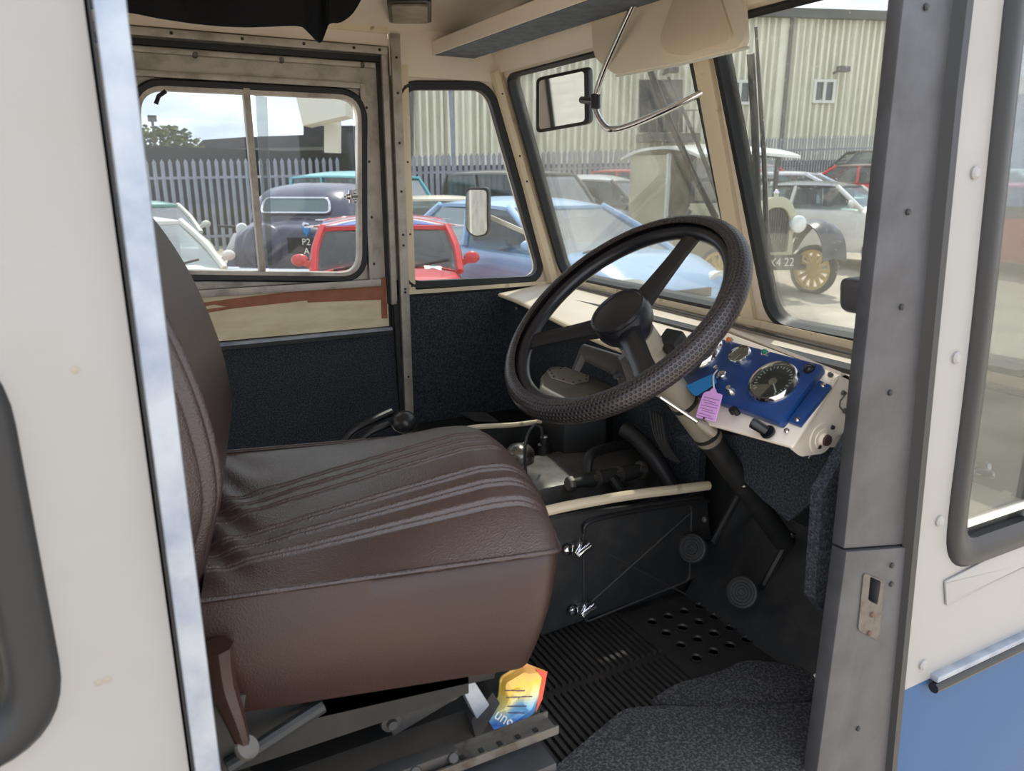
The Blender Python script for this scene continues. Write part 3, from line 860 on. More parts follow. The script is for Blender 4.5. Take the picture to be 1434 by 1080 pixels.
# perforated cover: own mesh with a uv layer for the punched dots
def cover():
    R, r, n, k = .1965, .0185, 120, 14
    me = bpy.data.meshes.new('rim_cover')
    v, f = [], []
    for i in range(n):
        a = 2*pi*i/n
        for j in range(k+1):
            b = radians(-118)+radians(236)*j/k
            q = R+r*cos(b)
            v.append(WF.p(q*cos(a), q*sin(a), r*sin(b))-WC)
    for i in range(n):
        for j in range(k):
            f.append((i*(k+1)+j, ((i+1) % n)*(k+1)+j, ((i+1) % n)*(k+1)+j+1, i*(k+1)+j+1))
    me.from_pydata(v, [], f)
    uv = me.uv_layers.new(name='u')
    li = 0
    for i in range(n):
        for j in range(k):
            for a, b in ((i, j), (i+1, j), (i+1, j+1), (i, j+1)):
                uv.data[li].uv = (a/n, b/k)
                li += 1
    me.shade_smooth()
    m = bpy.data.materials.new('perforated_vinyl')
    m.use_nodes = True
    nt = m.node_tree
    b = nt.nodes['Principled BSDF']
    b.inputs['Roughness'].default_value = .33
    b.inputs['Specular IOR Level'].default_value = .6
    tc = nd(nt, 'ShaderNodeTexCoord')
    mp = nd(nt, 'ShaderNodeMapping')
    mp.inputs['Scale'].default_value = (190, 13, 1)
    sp = nd(nt, 'ShaderNodeSeparateXYZ')
    rw = nd(nt, 'ShaderNodeMath', operation='FLOOR')
    sh = nd(nt, 'ShaderNodeMath', operation='MULTIPLY_ADD')
    sh.inputs[1].default_value = .5
    fx = nd(nt, 'ShaderNodeMath', operation='FRACT')
    fy = nd(nt, 'ShaderNodeMath', operation='FRACT')
    cb = nd(nt, 'ShaderNodeCombineXYZ')
    ds = nd(nt, 'ShaderNodeVectorMath', operation='DISTANCE')
    ds.inputs[1].default_value = (.5, .5, 0)
    mr = nd(nt, 'ShaderNodeMapRange')
    mr.inputs['From Min'].default_value = .2
    mr.inputs['From Max'].default_value = .36
    bp = nd(nt, 'ShaderNodeBump', i_Strength=.9, i_Distance=.002)
    mx = nd(nt, 'ShaderNodeMixRGB')
    mx.inputs[1].default_value = lin((10, 9, 10))
    mx.inputs[2].default_value = lin((48, 40, 42))
    L = nt.links.new
    L(tc.outputs['UV'], mp.inputs['Vector']); L(mp.outputs[0], sp.inputs[0])
    L(sp.outputs['Y'], rw.inputs[0]); L(rw.outputs[0], sh.inputs[0]); L(sp.outputs['X'], sh.inputs[2])
    L(sh.outputs[0], fx.inputs[0]); L(sp.outputs['Y'], fy.inputs[0])
    L(fx.outputs[0], cb.inputs[0]); L(fy.outputs[0], cb.inputs[1])
    L(cb.outputs[0], ds.inputs[0]); L(ds.outputs['Value'], mr.inputs['Value'])
    L(mr.outputs[0], bp.inputs['Height']); L(bp.outputs[0], b.inputs['Normal'])
    L(mr.outputs[0], mx.inputs[0]); L(mx.outputs[0], b.inputs['Base Color'])
    me.materials.append(m)
    o = bpy.data.objects.new('rim_cover', me)
    COL.objects.link(o)
    o.location = WC
    o.parent = wheel
    o.matrix_parent_inverse = Wm(wheel).inverted()
cover()
for (px, py) in ((968, 328), (742, 476), (914, 545)):
    q = onp(px, py, WC, WN)-WC
    d = q.normalized()
    s = WN.cross(d)
    a, b = WC+d*.03-WN*.016, WC+d*.186-WN*.004
    rings = []
    for t, w, h in ((0, .021, .012), (.25, .018, .010), (.7, .0165, .007), (.92, .018, .006), (1, .026, .006)):
        p = a.lerp(b, t)
        rings.append([p+s*w+WN*h*.3, p+s*w*.5+WN*h, p-s*w*.5+WN*h, p-s*w+WN*h*.3, p-s*w*.8-WN*h, p+s*w*.8-WN*h])
    MB().loft(rings).build('spoke', BLACK, wheel, smooth=40)
hub = MB().lathe([(.001, -.03), (.026, -.03), (.030, -.022), (.044, -.004), (.048, .008), (.048, .022), (.046, .027)], WC-WN*.026, WN, 40).build('hub', BLACK, wheel, smooth=40)
MB().lathe([(.046, .026), (.0475, .029), (.0465, .034), (.043, .035), (.041, .033), (.036, .034), (.001, .037)], WC-WN*.026, WN, 40).build('horn_cap', BLACK, wheel, smooth=30)

# ------------------------------------------------------------------ STEERING COLUMN
CD = -WN
SWG = mat('grey_switch_plastic', (74, 72, 72), .45, bump=.02, bscale=200)
colm = thing('steering_column', 'grey beige steering column tube running down into the dark footwell', 'steering column', WC+CD*.6)
MB().tube([WC+CD*.03, WC+CD*.32], .024, 20).build('upper_tube', TAN, colm)
MB().tube([WC+CD*.32, WC+CD*.66], .021, 16).build('lower_tube', BLACKM, colm)
for t in (.215, .30):
    MB().tube([WC+CD*t, WC+CD*(t+.008)], .0255, 20).build('clamp_band', BLACKM, colm)
MB().tube([WC+CD*.05, WC+CD*.085], .033, 20).build('collar', TAN, colm)
p = WC+CD*.09
MB().bar(p+Vec((.02, -.03, .03)), p+Vec((.075, -.02, -.03)), .035, .03).build('collar_bracket', BLACKM, colm, bevel=.004)
lv0, lv1 = at(925, 556, 'y', .90), at(976, 590, 'y', .87)
MB().tube([at(905, 548, 'y', .93), lv0, lv1], .0035, 8).build('lever_rod', CHROME, colm)
lv2 = at(1000, 607, 'y', .86)
MB().tube([lv1, lv1.lerp(lv2, .3), lv2], [.005, .0085, .008], 10).build('lever_grip', TAN, colm)
# combination switch on the left of the column
sw0 = at(912, 530, 'y', 1.0)
swd = (at(815, 492, 'y', 1.12)-sw0)
MB().tube([sw0-swd*.05, sw0+swd*.12, sw0+swd*.34], [.032, .038, .032], 20).build('switch_housing', SWG, colm)
MB().tube([sw0+swd*.28, sw0+swd*.5, sw0+swd*1.0], [.021, .019, .014], 16).build('switch_barrel', SWG, colm)
MB().tube([sw0+swd*.95, sw0+swd*.93+Vec((-.012, 0, -.012)), sw0+swd*.97+Vec((-.02, -.005, -.032))], [.012, .009, .008], 10).build('switch_lever', SWG, colm)
for a, b in ((858, 520), (868, 525), (862, 528)):
    q = onp(a, b, sw0+swd*.1+Vec((-.03, -.02, .0)), (-.5, -.7, .4))
    MB().lathe([(0, .001), (.004, .001), (.0045, -.002)], q, (-.5, -.7, .4), 10).build('switch_screw', RUBBER, colm)
MB().prism([at(868, 505, 'y', .99), at(897, 480, 'y', .99), at(903, 490, 'y', .99), at(880, 540, 'y', .99)], (.01, .02, 0)).build('switch_bracket', SWG, colm)

# ------------------------------------------------------------------ DASH: binnacle and blue instrument panel
P0 = Vec((.912, .742, 1.381))
PN = Fr(P0, (0, -1, 0), (.66, 0, .58))               # u to the right (driver's door), v up the slope
if PN.n.x > 0:
    PN = Fr(P0, (0, 1, 0), (.66, 0, .58))
us = -1 if PN.u.y > 0 else 1
bin_ = thing('dash_binnacle', 'cream metal dashboard housing with a round boss on its end', 'dashboard', (.92, .85, 1.25))
fa, fb = PN.uv(1171, 530, -.006), PN.uv(1109, 626, -.006)
ga, gb = PN.uv(1003, 460, -.006), PN.uv(985, 592, -.006)
face = roundp([ga, (fa[0], fa[1]+.008), fb, (gb[0], gb[1]-.0)], .006)
MB().plate(PN, face, [], -.012, -.006).build('front_plate', CREAM, bin_, bevel=.002)
yp = PN.p(fa[0], fa[1], -.006).y
EF = Fr((0, yp, 0), (1, 0, 0), (0, 0, 1))
ep = EF.uvs([(1171, 527), (1187, 524), (1213, 560), (1211, 596), (1200, 604), (1172, 610), (1166, 622), (1150, 636), (1122, 640), (1107, 628)])
MB().plate(EF, roundp(ep, .006, 4), [], -.004, .0).build('end_plate', CREAM, bin_, bevel=.001)
body = [(q[0], q[1]) for q in ep]
m = MB().prism([Vec((x, yp+.006, z)) for x, z in [(.85, 1.27), (1.0, 1.25), (1.02, 1.31), (.96, 1.36), (.90, 1.355)]], (0, .46, 0))
m.build('housing', CREAM, bin_)
MB().prism([PN.p(fa[0], fa[1]+.012, -.005), PN.p(ga[0], ga[1]+.012, -.005), Vec((1.06, 1.25, 1.315)), Vec((1.06, yp, 1.318))], (0, 0, -.006)).build('top_plate', CREAM, bin_)
bc = EF.p(*EF.uv(1150, 614), 0)
MB().lathe([(.0, .010), (.009, .010), (.0095, .004), (.0150, .004), (.0155, .002), (.024, .002), (.0255, -.002)], bc, (0, -1, 0), 28).build('round_boss', CREAM, bin_)
MB().lathe([(.0, .013), (.008, .013), (.009, .010), (.009, .002)], bc, (0, -1, 0), 20).build('boss_pin', mat('brown_pin', (88, 70, 64), .4, .4), bin_)
for a, b in ((1145, 625), (1164, 598)):
    MB().lathe([(0, .004), (.003, .004), (.0035, 0)], EF.p(*EF.uv(a, b), .001), (0, -1, 0), 10).build('boss_screw', BLACKM, bin_)
MB().tube([EF.p(*EF.uv(1181, 549), .006), EF.p(*EF.uv(1172, 560), .006), EF.p(*EF.uv(1171, 568), .006), EF.p(*EF.uv(1179, 578), .006)], .0012, 6).build('wire_clip', STEEL, bin_)
for a, b in ((1180, 550), (1182, 575), (1162, 525)):
    MB().lathe([(0, .005), (.0035, .004), (.004, 0)], EF.p(*EF.uv(a, b), .0), (0, -1, 0), 10).build('screw', STEEL, bin_)
MB().tube([EF.p(*EF.uv(1190, 600), .0), EF.p(*EF.uv(1204, 603), .004)], [.006, .0075], 12).build('bonnet_pull', BROWNP, bin_)
# instrument panel
ipan = thing('instrument_panel', 'blue instrument panel of chrome ringed gauges and switches', 'instrument panel', PN.p(0, -.05, 0))
ctl = PN.uv(1012, 463); ctr_ = PN.uv(1156, 516); cbr = PN.uv(1096, 598); cbl = PN.uv(925, 545)
ctl = (cbl[0], ctr_[1]); cbl = (cbl[0], cbr[1])
pl = roundp([ctl, ctr_, cbr, cbl], .006)
MB().plate(PN, pl, [], -.006, .008).build('panel_plate', DASHB, ipan, bevel=.003)
fl_ = roundp(PN.uvs([(1148, 533), (1164, 540), (1120, 596), (1103, 590)]), .002)
MB().plate(PN, fl_, [], -.006, .001).build('side_flange', DASHB, ipan, bevel=.001)
for a, b in ((1153, 540), (1117, 588), (1102, 604), (1163, 525)):
    MB().lathe([(0, .003), (.003, .0025), (.0042, 0)], PN.p(*PN.uv(a, b), .0012), PN.n, 12).build('screw', CHROME, ipan)
def gauge(px, py, r, name, needle, marks, capc=None):
    u, v = PN.uv(px, py, .008)
    c = PN.p(u, v, .008)
    g = MB().lathe([(.001, .004), (r*.9, .004), (r*.9, .0)], c, PN.n, 40).build(name, FACE, ipan, smooth=30)
    MB().lathe([(r*.86, .004), (r*.90, .009), (r*.97, .0095), (r*1.03, .006), (r*1.06, 0)], c, PN.n, 48, True).build('bezel', CHROME, g, smooth=50)
    MB().lathe([(.001, .0078), (r*.9, .0074)], c, PN.n, 32).build('gauge_glass', GGLASS, g)
    t = Vec((cos(needle), sin(needle)))
    p = lambda a, b, h=.005: PN.p(u+a, v+b, .008+h)
    MB().bar(p(-t.x*r*.1, -t.y*r*.1), p(t.x*r*.68, t.y*r*.68), r*.05, .0006, PN.n).build('needle', LETTER, g)
    m = MB()
    for k in range(marks):
        a = radians(225-270*k/(marks-1))
        r0 = r*(.66 if k % 2 == 0 else .72)
        m.bar(p(r0*cos(a), r0*sin(a), .0046), p(r*.8*cos(a), r*.8*sin(a), .0046), r*.035, .0005, PN.n)
    m.build('dial_marks', LETTER, g, kind='stuff')
    if capc:
        MB().lathe([(.001, .0065), (r*.16, .006), (r*.18, .0042)], c, PN.n, 20).build('needle_cap', capc, g)
    return g
gauge(1084, 537, .0385, 'speedometer', radians(-40), 25, TAN)
gauge(1038, 500, .0185, 'oil_gauge', radians(-105), 9)
gauge(982, 494, .0385, 'left_gauge', radians(210), 21)
def lamp_(px, py, r, m, name, h=.009):
    c = PN.p(*PN.uv(px, py, .008), .008)
    o = MB().lathe([(.001, h), (r*.6, h*.85), (r*.9, h*.4), (r, 0)], c, PN.n, 16).build(name, m, ipan, smooth=60)
    MB().lathe([(r*.95, .004), (r*1.25, .003), (r*1.3, 0)], c, PN.n, 20, True).build('lamp_ring', CHROME if m is not BLACK else BLACK, o)
lamp_(1022, 478, .0052, ORANGE, 'orange_warning_lamp')
lamp_(1072, 495, .0052, GREENL, 'green_warning_lamp')
lamp_(1133, 517, .0072, BLACK, 'black_push_button', .006)
def knob(px, py, prof, m, name):
    MB().lathe(prof, PN.p(*PN.uv(px, py, .008), .008), PN.n, 18).build(name, m, ipan, smooth=50)
knob(1012, 527, [(.001, .007), (.006, .007), (.0065, .005), (.0085, .004), (.009, 0)], CHROME, 'ignition_switch')
knob(1025, 550, [(.001, .014), (.004, .014), (.0042, .008), (.006, .006), (.007, 0)], CHROME, 'toggle_switch')
knob(1004, 517, [(.001, .006), (.004, .005), (.005, 0)], CHROME, 'chrome_nut')
knob(1028, 577, [(.001, .008), (.006, .007), (.0065, 0)], BLACK, 'black_pull_knob')
q0 = PN.p(*PN.uv(1036, 584), .008)
MB().tube([q0, q0+PN.n*.012], .005, 12).build('small_stop_knob', BLACK, ipan)
def pn(a, b, n): return PN.p(*PN.uv(a, b, n), n)
MB().tube([pn(1053, 592, .022), pn(1057, 594, .02), pn(1073, 604, .006)], [.008, .0085, .0075], 14).lathe([(.006, 0), (.011, .002), (.011, -.002)], pn(1075, 605, .002), PN.n, 16).build('choke_lever', BLACK, bin_)
# key tags
def tagplate(name, label, px, n, m, hole=None):
    g = thing(name, label, 'key tag', PN.p(*PN.uv(px[0][0], px[0][1], n), n))
    h = [roundp(hole, .002)] if hole else []
    MB().plate(PN, roundp([PN.uv(a, b, n) for a, b in px], .003, 3), h, n, n+.0012).build('card', m, g)
    return g
k1 = tagplate('key_tag', 'pink paper key tag with handwriting hanging from the ignition', [(989, 549), (994, 549), (998, 544), (1003, 545), (1004, 551), (1012, 553), (1010, 562), (1002, 591), (975, 585), (978, 572), (985, 552)], .026, PINK)
for k in range(8):
    a = (986-1.4*k+(3 if k in (2, 5) else 0), 556+3.7*k)
    b = (1008-1.4*k-(4 if k in (1, 4, 6) else 0), 561+3.7*k)
    MB().bar(PN.p(*PN.uv(*a, .0274), .0274), PN.p(*PN.uv(*b, .0274), .0274), .0007, .0003, PN.n).build('writing_line', INK, k1)
MB().lathe([(.001, .0006), (.0018, .0006), (.0018, 0)], PN.p(*PN.uv(986, 586, .027), .0272), PN.n, 12).build('punched_hole', RUBBER, k1)
k2 = tagplate('key_tag', 'sky blue plain key fob beside the pink tag', [(961, 541), (999, 524), (1004, 536), (975, 555), (970, 553)], .020, SKYTAG)
u0 = PN.p(*PN.uv(1010, 527), .015)
u1 = PN.p(*PN.uv(1000, 545, .027), .027)
MB().tube(catmull([u0, u0.lerp(u1, .5)+PN.n*.008, u1], 4), .0012, 6).build('tag_string', LETTER, k1)

# ------------------------------------------------------------------ ENGINE BAY between the seats
eng = thing('engine', 'grimy grey engine with rocker cover and hoses in the open bay', 'engine', (.95, 1.4, FLOOR))
MB().box((.93, 1.418, .93), (.41, .195, .14)).build('rocker_cover', ENG, eng, bevel=.018)
MB().box((.955, 1.44, .82), (.42, .20, .12)).build('engine_block', DARK, eng, bevel=.01)
MB().box((.93, 1.418, .872), (.435, .22, .012)).build('cover_flange', ENG, eng, bevel=.003)
oc = at(728, 638, 'z', 1.012)
MB().lathe([(.034, -.012), (.036, .0), (.034, .012), (.024, .024), (.001, .030)], oc, (0, 0, 1), 24).build('oil_filler_cap', mat('worn_cap', (150, 146, 138), .3, .8, c2=(90, 84, 76), nscale=40), eng, smooth=60)
MB().bar(oc+Vec((-.03, -.02, .012)), oc+Vec((.03, .02, .026)), .006, .004).build('cap_rib', STEEL, eng)
br = at(762, 628, 'z', 1.01)
MB().lathe([(.016, -.02), (.016, .01), (.010, .012), (.010, .03), (.006, .032)], br, (0, 0, 1), 16).build('breather', BLACKM, eng)
ca = [at(741, 693, 'y', 1.34), at(735, 650, 'y', 1.34), at(737, 615, 'y', 1.34), at(748, 596, 'y', 1.36), at(758, 598, 'y', 1.40), at(760, 612, 'y', 1.42)]
MB().tube(catmull(ca, 6), .0035, 6).build('cable', HOSE, eng)
r0_, r1_ = at(798, 678, 'y', 1.30), at(905, 657, 'y', 1.30)
MB().tube([r0_, r0_.lerp(r1_, .15), r0_.lerp(r1_, .3), r0_.lerp(r1_, .8), r1_], [.010, .012, .017, .018, .012], 12).build('water_pipe', DARK, eng)
MB().lathe([(.015, -.006), (.018, -.002), (.018, .006), (.012, .008)], r0_, (r1_-r0_), 8).build('pipe_flange', STEEL, eng)
for t in (.33, .62, .93):
    q = r0_.lerp(r1_, t)
    MB().lathe([(.019, -.005), (.0215, -.004), (.0215, .004), (.019, .005)], q, (r1_-r0_), 16).box(q+Vec((-.01, -.02, .012)), (.012, .01, .012)).build('hose_clip', STEEL, eng)
MB().tube(catmull([at(822, 660, 'y', 1.31), at(826, 640, 'y', 1.32), at(842, 630, 'y', 1.36), at(880, 622, 'y', 1.42), at(905, 615, 'y', 1.46)], 6), .012, 10).build('thin_hose', HOSE, eng)
MB().tube(catmull([at(872, 600, 'y', 1.36), at(890, 612, 'y', 1.33), at(915, 640, 'y', 1.28), at(940, 680, 'y', 1.24)], 6), .019, 12).build('thick_hose', HOSE, eng)
MB().tube(catmull([at(856, 668, 'y', 1.29), at(875, 690, 'y', 1.27), at(893, 682, 'y', 1.27)], 5), .013, 10).build('short_hose', HOSE, eng)
for k in range(5):
    MB().tube(catmull([at(912+4*k, 575+2*k, 'x', 1.0), at(918+4*k, 610+3*k, 'x', .99), at(935+4*k, 640+2*k, 'x', 1.0)], 5), .0045, 6).build('wire', HOSE, eng)
# heater unit with its riveted metal hood
heat = thing('heater_unit', 'bare metal heater hood with riveted plate above a black case', 'heater', at(810, 600, 'z', .9))
hp = [at(a, b, 'z', 1.13) for a, b in ((755, 548), (757, 530), (769, 518), (803, 516), (838, 526), (862, 550), (852, 562), (790, 566))]
rg = [[Vec((p.x, p.y, 1.13-.03)) for p in hp], hp]
c = sum(hp, Vec())/8
rg.append([c+(p-c)*.93+Vec((0, 0, .012)) for p in hp])
MB().loft(rg).build('metal_hood', mat('bright_tin', (186, 180, 166), .36, .6, c2=(138, 130, 116), nscale=12, nlo=.45, nhi=.8), heat, bevel=.006)
hq = [at(a, b, 'z', 1.144) for a, b in ((766, 520), (800, 514), (825, 524), (824, 534), (803, 539), (772, 530))]
MB().prism(hq, (0, 0, .003)).build('riveted_plate', mat('pale_tin', (206, 198, 180), .4, .4), heat)
cq = sum(hq, Vec())/6
for i in range(6):
    for t in (.0, .5):
        q = hq[i].lerp(hq[(i+1) % 6], t)
        MB().lathe([(0, .0045), (.003, .003), (.0035, 0)], cq+(q-cq)*.88+Vec((0, 0, .002)), (0, 0, 1), 8).build('rivet', STEEL, heat)
cc_ = [c+(p-c)*.96 for p in hp]
MB().loft([[Vec((p.x, p.y, .93)) for p in cc_], [Vec((p.x, p.y, 1.102)) for p in cc_]]).build('black_case', BLACKM, heat, bevel=.006)
# bay rims and side panels: structure of the engine cover
tr3 = MB().tube(catmull([at(740, 722, 'y', 1.12), at(800, 708, 'y', 1.12), at(880, 694, 'y', 1.12), at(945, 686, 'y', 1.12), at(992, 680, 'y', 1.12)], 5), .010, 10).build('trim_3', CREAM2, kind='structure')
MB().tube(catmull([at(632, 608, 'y', 1.6), at(645, 603, 'y', 1.6), at(668, 598, 'y', 1.6), at(720, 595, 'y', 1.6), at(758, 590, 'y', 1.6)], 5), .0065, 8).build('trim_4', CREAM2, kind='structure')
MB().prism([at(640, 610, 'y', 1.6), at(668, 600, 'y', 1.6), at(760, 592, 'y', 1.6), at(762, 700, 'y', 1.6), at(640, 700, 'y', 1.6)], (0, .012, 0)).build('trim_5', BLACKM, kind='structure')
ecov = thing('engine_side_cover', 'black ribbed engine side cover held by two chrome latches', 'engine cover', (.86, 1.12, FLOOR))
CF = Fr((0, 1.118, 0), (1, 0, 0), (0, 0, 1))
cp = roundp(CF.uvs([(757, 728), (990, 694), (1000, 800), (757, 892)]), [.02, .02, .005, .005])
MB().plate(CF, cp, [], -.012, .0).build('cover_panel', BLACKM, ecov, bevel=.002)
rim = CF.uvs([(816, 738), (822, 728), (960, 703), (968, 710), (965, 812), (818, 872)])
m = MB().tube([CF.p(a, b, .001) for a, b in roundp(rim, .015, 4)], .0028, 6, True)
m.build('pressed_border', DARK, ecov)
for (a, b, c_, d) in ((820, 850, 965, 720), (830, 765, 965, 835)):
    MB().tube([CF.p(*CF.uv(a, b), .0), CF.p(*CF.uv(c_, d), .0)], .0022, 6).build('cross_rib', DARK, ecov)
MB().tube(catmull([CF.p(*CF.uv(a, b), .006) for a, b in ((816, 745), (822, 730), (880, 716), (945, 706), (990, 700))], 5), .004, 8).build('cover_seal', RUBBER, ecov)
for (a, b) in ((805, 766), (812, 850)):
    q = CF.p(*CF.uv(a, b), .006)
    l = MB().lathe([(.0, .010), (.009, .008), (.011, 0)], q+Vec((-.022, 0, .002)), (0, -1, 0), 14).box(q, (.026, .012, .024)).build('latch', CHROME, ecov, bevel=.002)
    MB().tube([q+Vec((.0, -.008, -.012)), q+Vec((.012, -.014, .002)), q+Vec((.022, -.016, .010))], [.006, .005, .009], 10).build('latch_lever', CHROME, l)
    MB().tube([q+Vec((-.006, -.01, .012)), q+Vec((-.002, -.012, .024)), q+Vec((.004, -.01, .012))], .0025, 6).build('latch_loop', CHROME, l)
MB().box((.72, 1.16, .82), (.9, .03, .12)).build('trim_6', BLACKM, kind='structure')
# gear lever and handbrake rods
gl = thing('gear_lever', 'black ball knob gear lever behind the far edge of the seat', 'gear lever', at(568, 640, 'y', 1.75))
gk = at(566, 591, 'y', 1.72)
MB().ball(gk, .034, (1, 1, .82)).build('knob', mat('worn_black_knob', (38, 38, 40), .3, c2=(96, 94, 90), nscale=60, nlo=.6, nhi=.72), gl, smooth=60)
MB().tube([gk+Vec((0, 0, -.02)), gk+Vec((.005, 0, -.20))], .006, 8).build('rod', STEEL, gl)
hb = thing('handbrake_lever', 'bent black brake rods leaning beside the gear knob', 'lever', at(490, 620, 'y', 1.8))
MB().tube(catmull([at(478, 622, 'y', 1.82), at(495, 603, 'y', 1.82), at(520, 590, 'y', 1.83), at(548, 577, 'y', 1.85)], 5), .011, 10).build('lever_arm', RUBBER, hb)
MB().tube(catmull([at(500, 620, 'y', 1.8), at(520, 605, 'y', 1.8), at(545, 594, 'y', 1.8)], 5), .010, 10).build('lever_link', RUBBER, hb)
fold = thing('folded_paper', 'dark folded booklet lying on the floor by the far bulkhead', 'booklet', at(665, 588, 'z', .93))
MB().prism([at(645, 580, 'z', .94), at(680, 580, 'z', .945), at(697, 591, 'z', .935), at(665, 590, 'z', .935)], (0, 0, .006)).build('cover', mat('dark_paper', (70, 72, 76), .6), fold)
MB().box((.92, 1.86, .90), (.36, .46, .05)).build('trim_7', BLACKM, kind='structure')

# ------------------------------------------------------------------ FOOTWELL
def pedal(px, py, x, label):
    g = thing('pedal', label, 'pedal', at(px, py, 'x', x))
    c = at(px, py, 'x', x)
    n = (CAM-c); n.z *= .8; n = (n.normalized()+Vec((-1, 0, .5))).normalized()
    MB().lathe([(.001, .007), (.006, .007), (.008, .005), (.012, .005), (.014, .007), (.018, .007), (.020, .005), (.024, .005), (.026, .007), (.030, .006), (.032, 0), (.030, -.006)], c, n, 28).build('rubber_pad', mat('pedal_rubber', (44, 44, 44), .6), g, smooth=30)
    MB().tube([c-n*.004, c-n*.05+Vec((.03, 0, .01)), c+Vec((.12, 0, .10))], .008, 8).build('arm', BLACKM, g)
pedal(970, 768, 1.0, 'round ribbed black rubber pedal against the engine cover')
pedal(1040, 830, 1.0, 'round ribbed black rubber pedal lower down near the carpet')
flap = thing('dash_carpet_flap', 'charcoal carpet flap hanging below the cream dashboard', 'carpet', at(1100, 720, 'x', .97))
fp_ = [at(a, b, 'x', .965) for a, b in ((985, 606), (1060, 612), (1120, 628), (1175, 598), (1206, 602), (1203, 655), (1170, 676), (1104, 730), (1068, 700), (1040, 672), (1000, 640), (945, 612))]
MB().prism(fp_, (.008, 0, 0)).build('carpet_sheet', CARPET, flap)
for a, b in ((1136, 641), (1043, 682)):
    MB().lathe([(0, .004), (.004, .003), (.005, 0)], at(a, b, 'x', .965), (-1, 0, 0), 10).build('screw', CHROME, flap)
# ribbed rubber mat
rm = thing('rubber_floor_mat', 'ribbed black rubber mat on the cab floor', 'floor mat', (.8, 1.0, FLOOR))
MB().box((.80, .88, FLOOR+.003), (.84, .48, .006)).build('mat_base', MATR, rm)
m = MB(); m2 = MB()
for k in range(30):
    x = .44+.0135*k
    m.box((x, 1.055, FLOOR+.009), (.007, .155, .009))
    m2.box((x, .865, FLOOR+.009), (.007, .19, .009))
m.build('far_ribs', MATR, rm, kind='stuff')
m2.build('near_ribs', MATR, rm, kind='stuff')
m = MB()
for i in range(5):
    for j in range(4):
        c = Vec((.88+.042*i, .93+.045*j, FLOOR+.007))
        m.lathe([(.013, 0), (.015, .004), (.011, .004), (.009, .0)], c, (0, 0, 1), 10)
m.build('stud_rings', MATR, rm, kind='stuff')
# carpet offcuts on the floor
def offcut(name, label, pts, z, h, seed):
    rnd = random.Random(seed)
    g = MB()
    P = [at(a, b, 'z', z) for a, b in pts]
    P = [Vec(p) for p in roundp([tuple(p) for p in P], .02, 3)]
    c = sum(P, Vec())/len(P)
    rings = [[p-Vec((0, 0, .008)) for p in P]]
    for s in (1, .97, .8, .6, .4, .2, .02):
        rings.append([c+(p-c)*s+Vec((0, 0, h*(.5+.5*sin(9*(c+(p-c)*s).x+seed)*cos(11*(c+(p-c)*s).y))*(1-s*.4))) for p in P])
    o = g.loft(rings).build(name, CARPET2, None, smooth=60)
    tag(o, label, 'carpet')
offcut('carpet_offcut', 'grey carpet offcut lying nearest the door sill', [(770, 1085), (815, 1045), (875, 992), (935, 988), (965, 990), (1040, 990), (1142, 985), (1150, 1085), (1050, 1130), (850, 1130)], FLOOR+.028, .012, 1)
offcut('carpet_offcut', 'smaller grey carpet offcut tucked under the toe board', [(905, 985), (945, 960), (1010, 945), (1040, 930), (1080, 933), (1143, 945), (1143, 985), (1040, 992), (965, 990)], FLOOR+.012, .016, 2)
# door pocket
dp = thing('door_pocket', 'grey plastic bin with a pale rim beside the door post', 'bin', at(1155, 1080, 'y', .66))
t0 = [at(a, b, 'y', y) for a, b, y in ((1141, 946, .675), (1172, 968, .625), (1205, 945, .625), (1172, 931, .675))]
b0 = [at(a, b, 'y', y) for a, b, y in ((1142, 1120, .675), (1172, 1130, .625), (1205, 1120, .625), (1172, 1110, .675))]
MB().loft([b0, t0], cap=False).loft([[p+Vec((.002, .002, 0)) for p in b0], [p*1.0+Vec((.002, .002, 0)) for p in t0]], cap=False).build('bin_wall', mat('grey_plastic', (128, 124, 116), .6, c2=(112, 108, 102), nscale=30), dp, smooth=0)
MB().tube(t0, .0022, 6, True).build('pale_rim', LETTER, dp)

# ------------------------------------------------------------------ OVERHEAD: shelf, visor, mirror, lamp, headlining
sh = thing('parcel_shelf', 'cream overhead parcel shelf with a blue grey underside', 'shelf', (.93, 1.35, 1.98))
s0, s1 = at(608, 78, 'z', 1.985), at(818, 3, 'z', 1.985)
sdir = (s1-s0).normalized()
s2 = s0+sdir*1.45
t_ = at(664, 82, 'z', 1.985)
s3 = t_+sdir*1.40
MB().prism([s0, s2, s3, t_], (0, 0, .008)).build('shelf_board', SHELFU, sh)
pd = Vec((sdir.y, -sdir.x, 0))
if pd.x > 0: pd = -pd
MB().prism([s0+pd*.002, s2+pd*.002, s2+pd*.002+Vec((0, 0, .036)), s0+pd*.002+Vec((0, 0, .036))], pd*.006).build('shelf_lip', CREAM, sh, bevel=.002)
vis = thing('sun_visor', 'cream vinyl sun visor folded down above the wheel', 'sun visor', at(940, 60, 'x', 1.02))
VF = Fr((1.0, 1.25, 1.9), (0, -1, 0), (.25, 0, 1))
if VF.n.x > 0: VF = Fr((1.0, 1.25, 1.9), (0, 1, 0), (.25, 0, 1))
vp = VF.uvs([(830, 30), (833, 80), (862, 106), (950, 90), (1047, 66), (1041, 0), (1040, -60), (830, -20)])
MB().plate(VF, roundp(vp, [.01, .03, .03, .05, .03, .05, .02, .02], 5), [], -.010, .006).build('visor_board', VISOR, vis, bevel=.004)
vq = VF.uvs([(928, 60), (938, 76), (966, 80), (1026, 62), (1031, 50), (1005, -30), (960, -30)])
MB().plate(VF, roundp(vq, [.02, .02, .02, .02, .02, .03, .03], 5), [], .004, .012).build('visor_light_patch', VISORL, vis, bevel=.003)  # patch of light on the visor, built as a raised tan shape
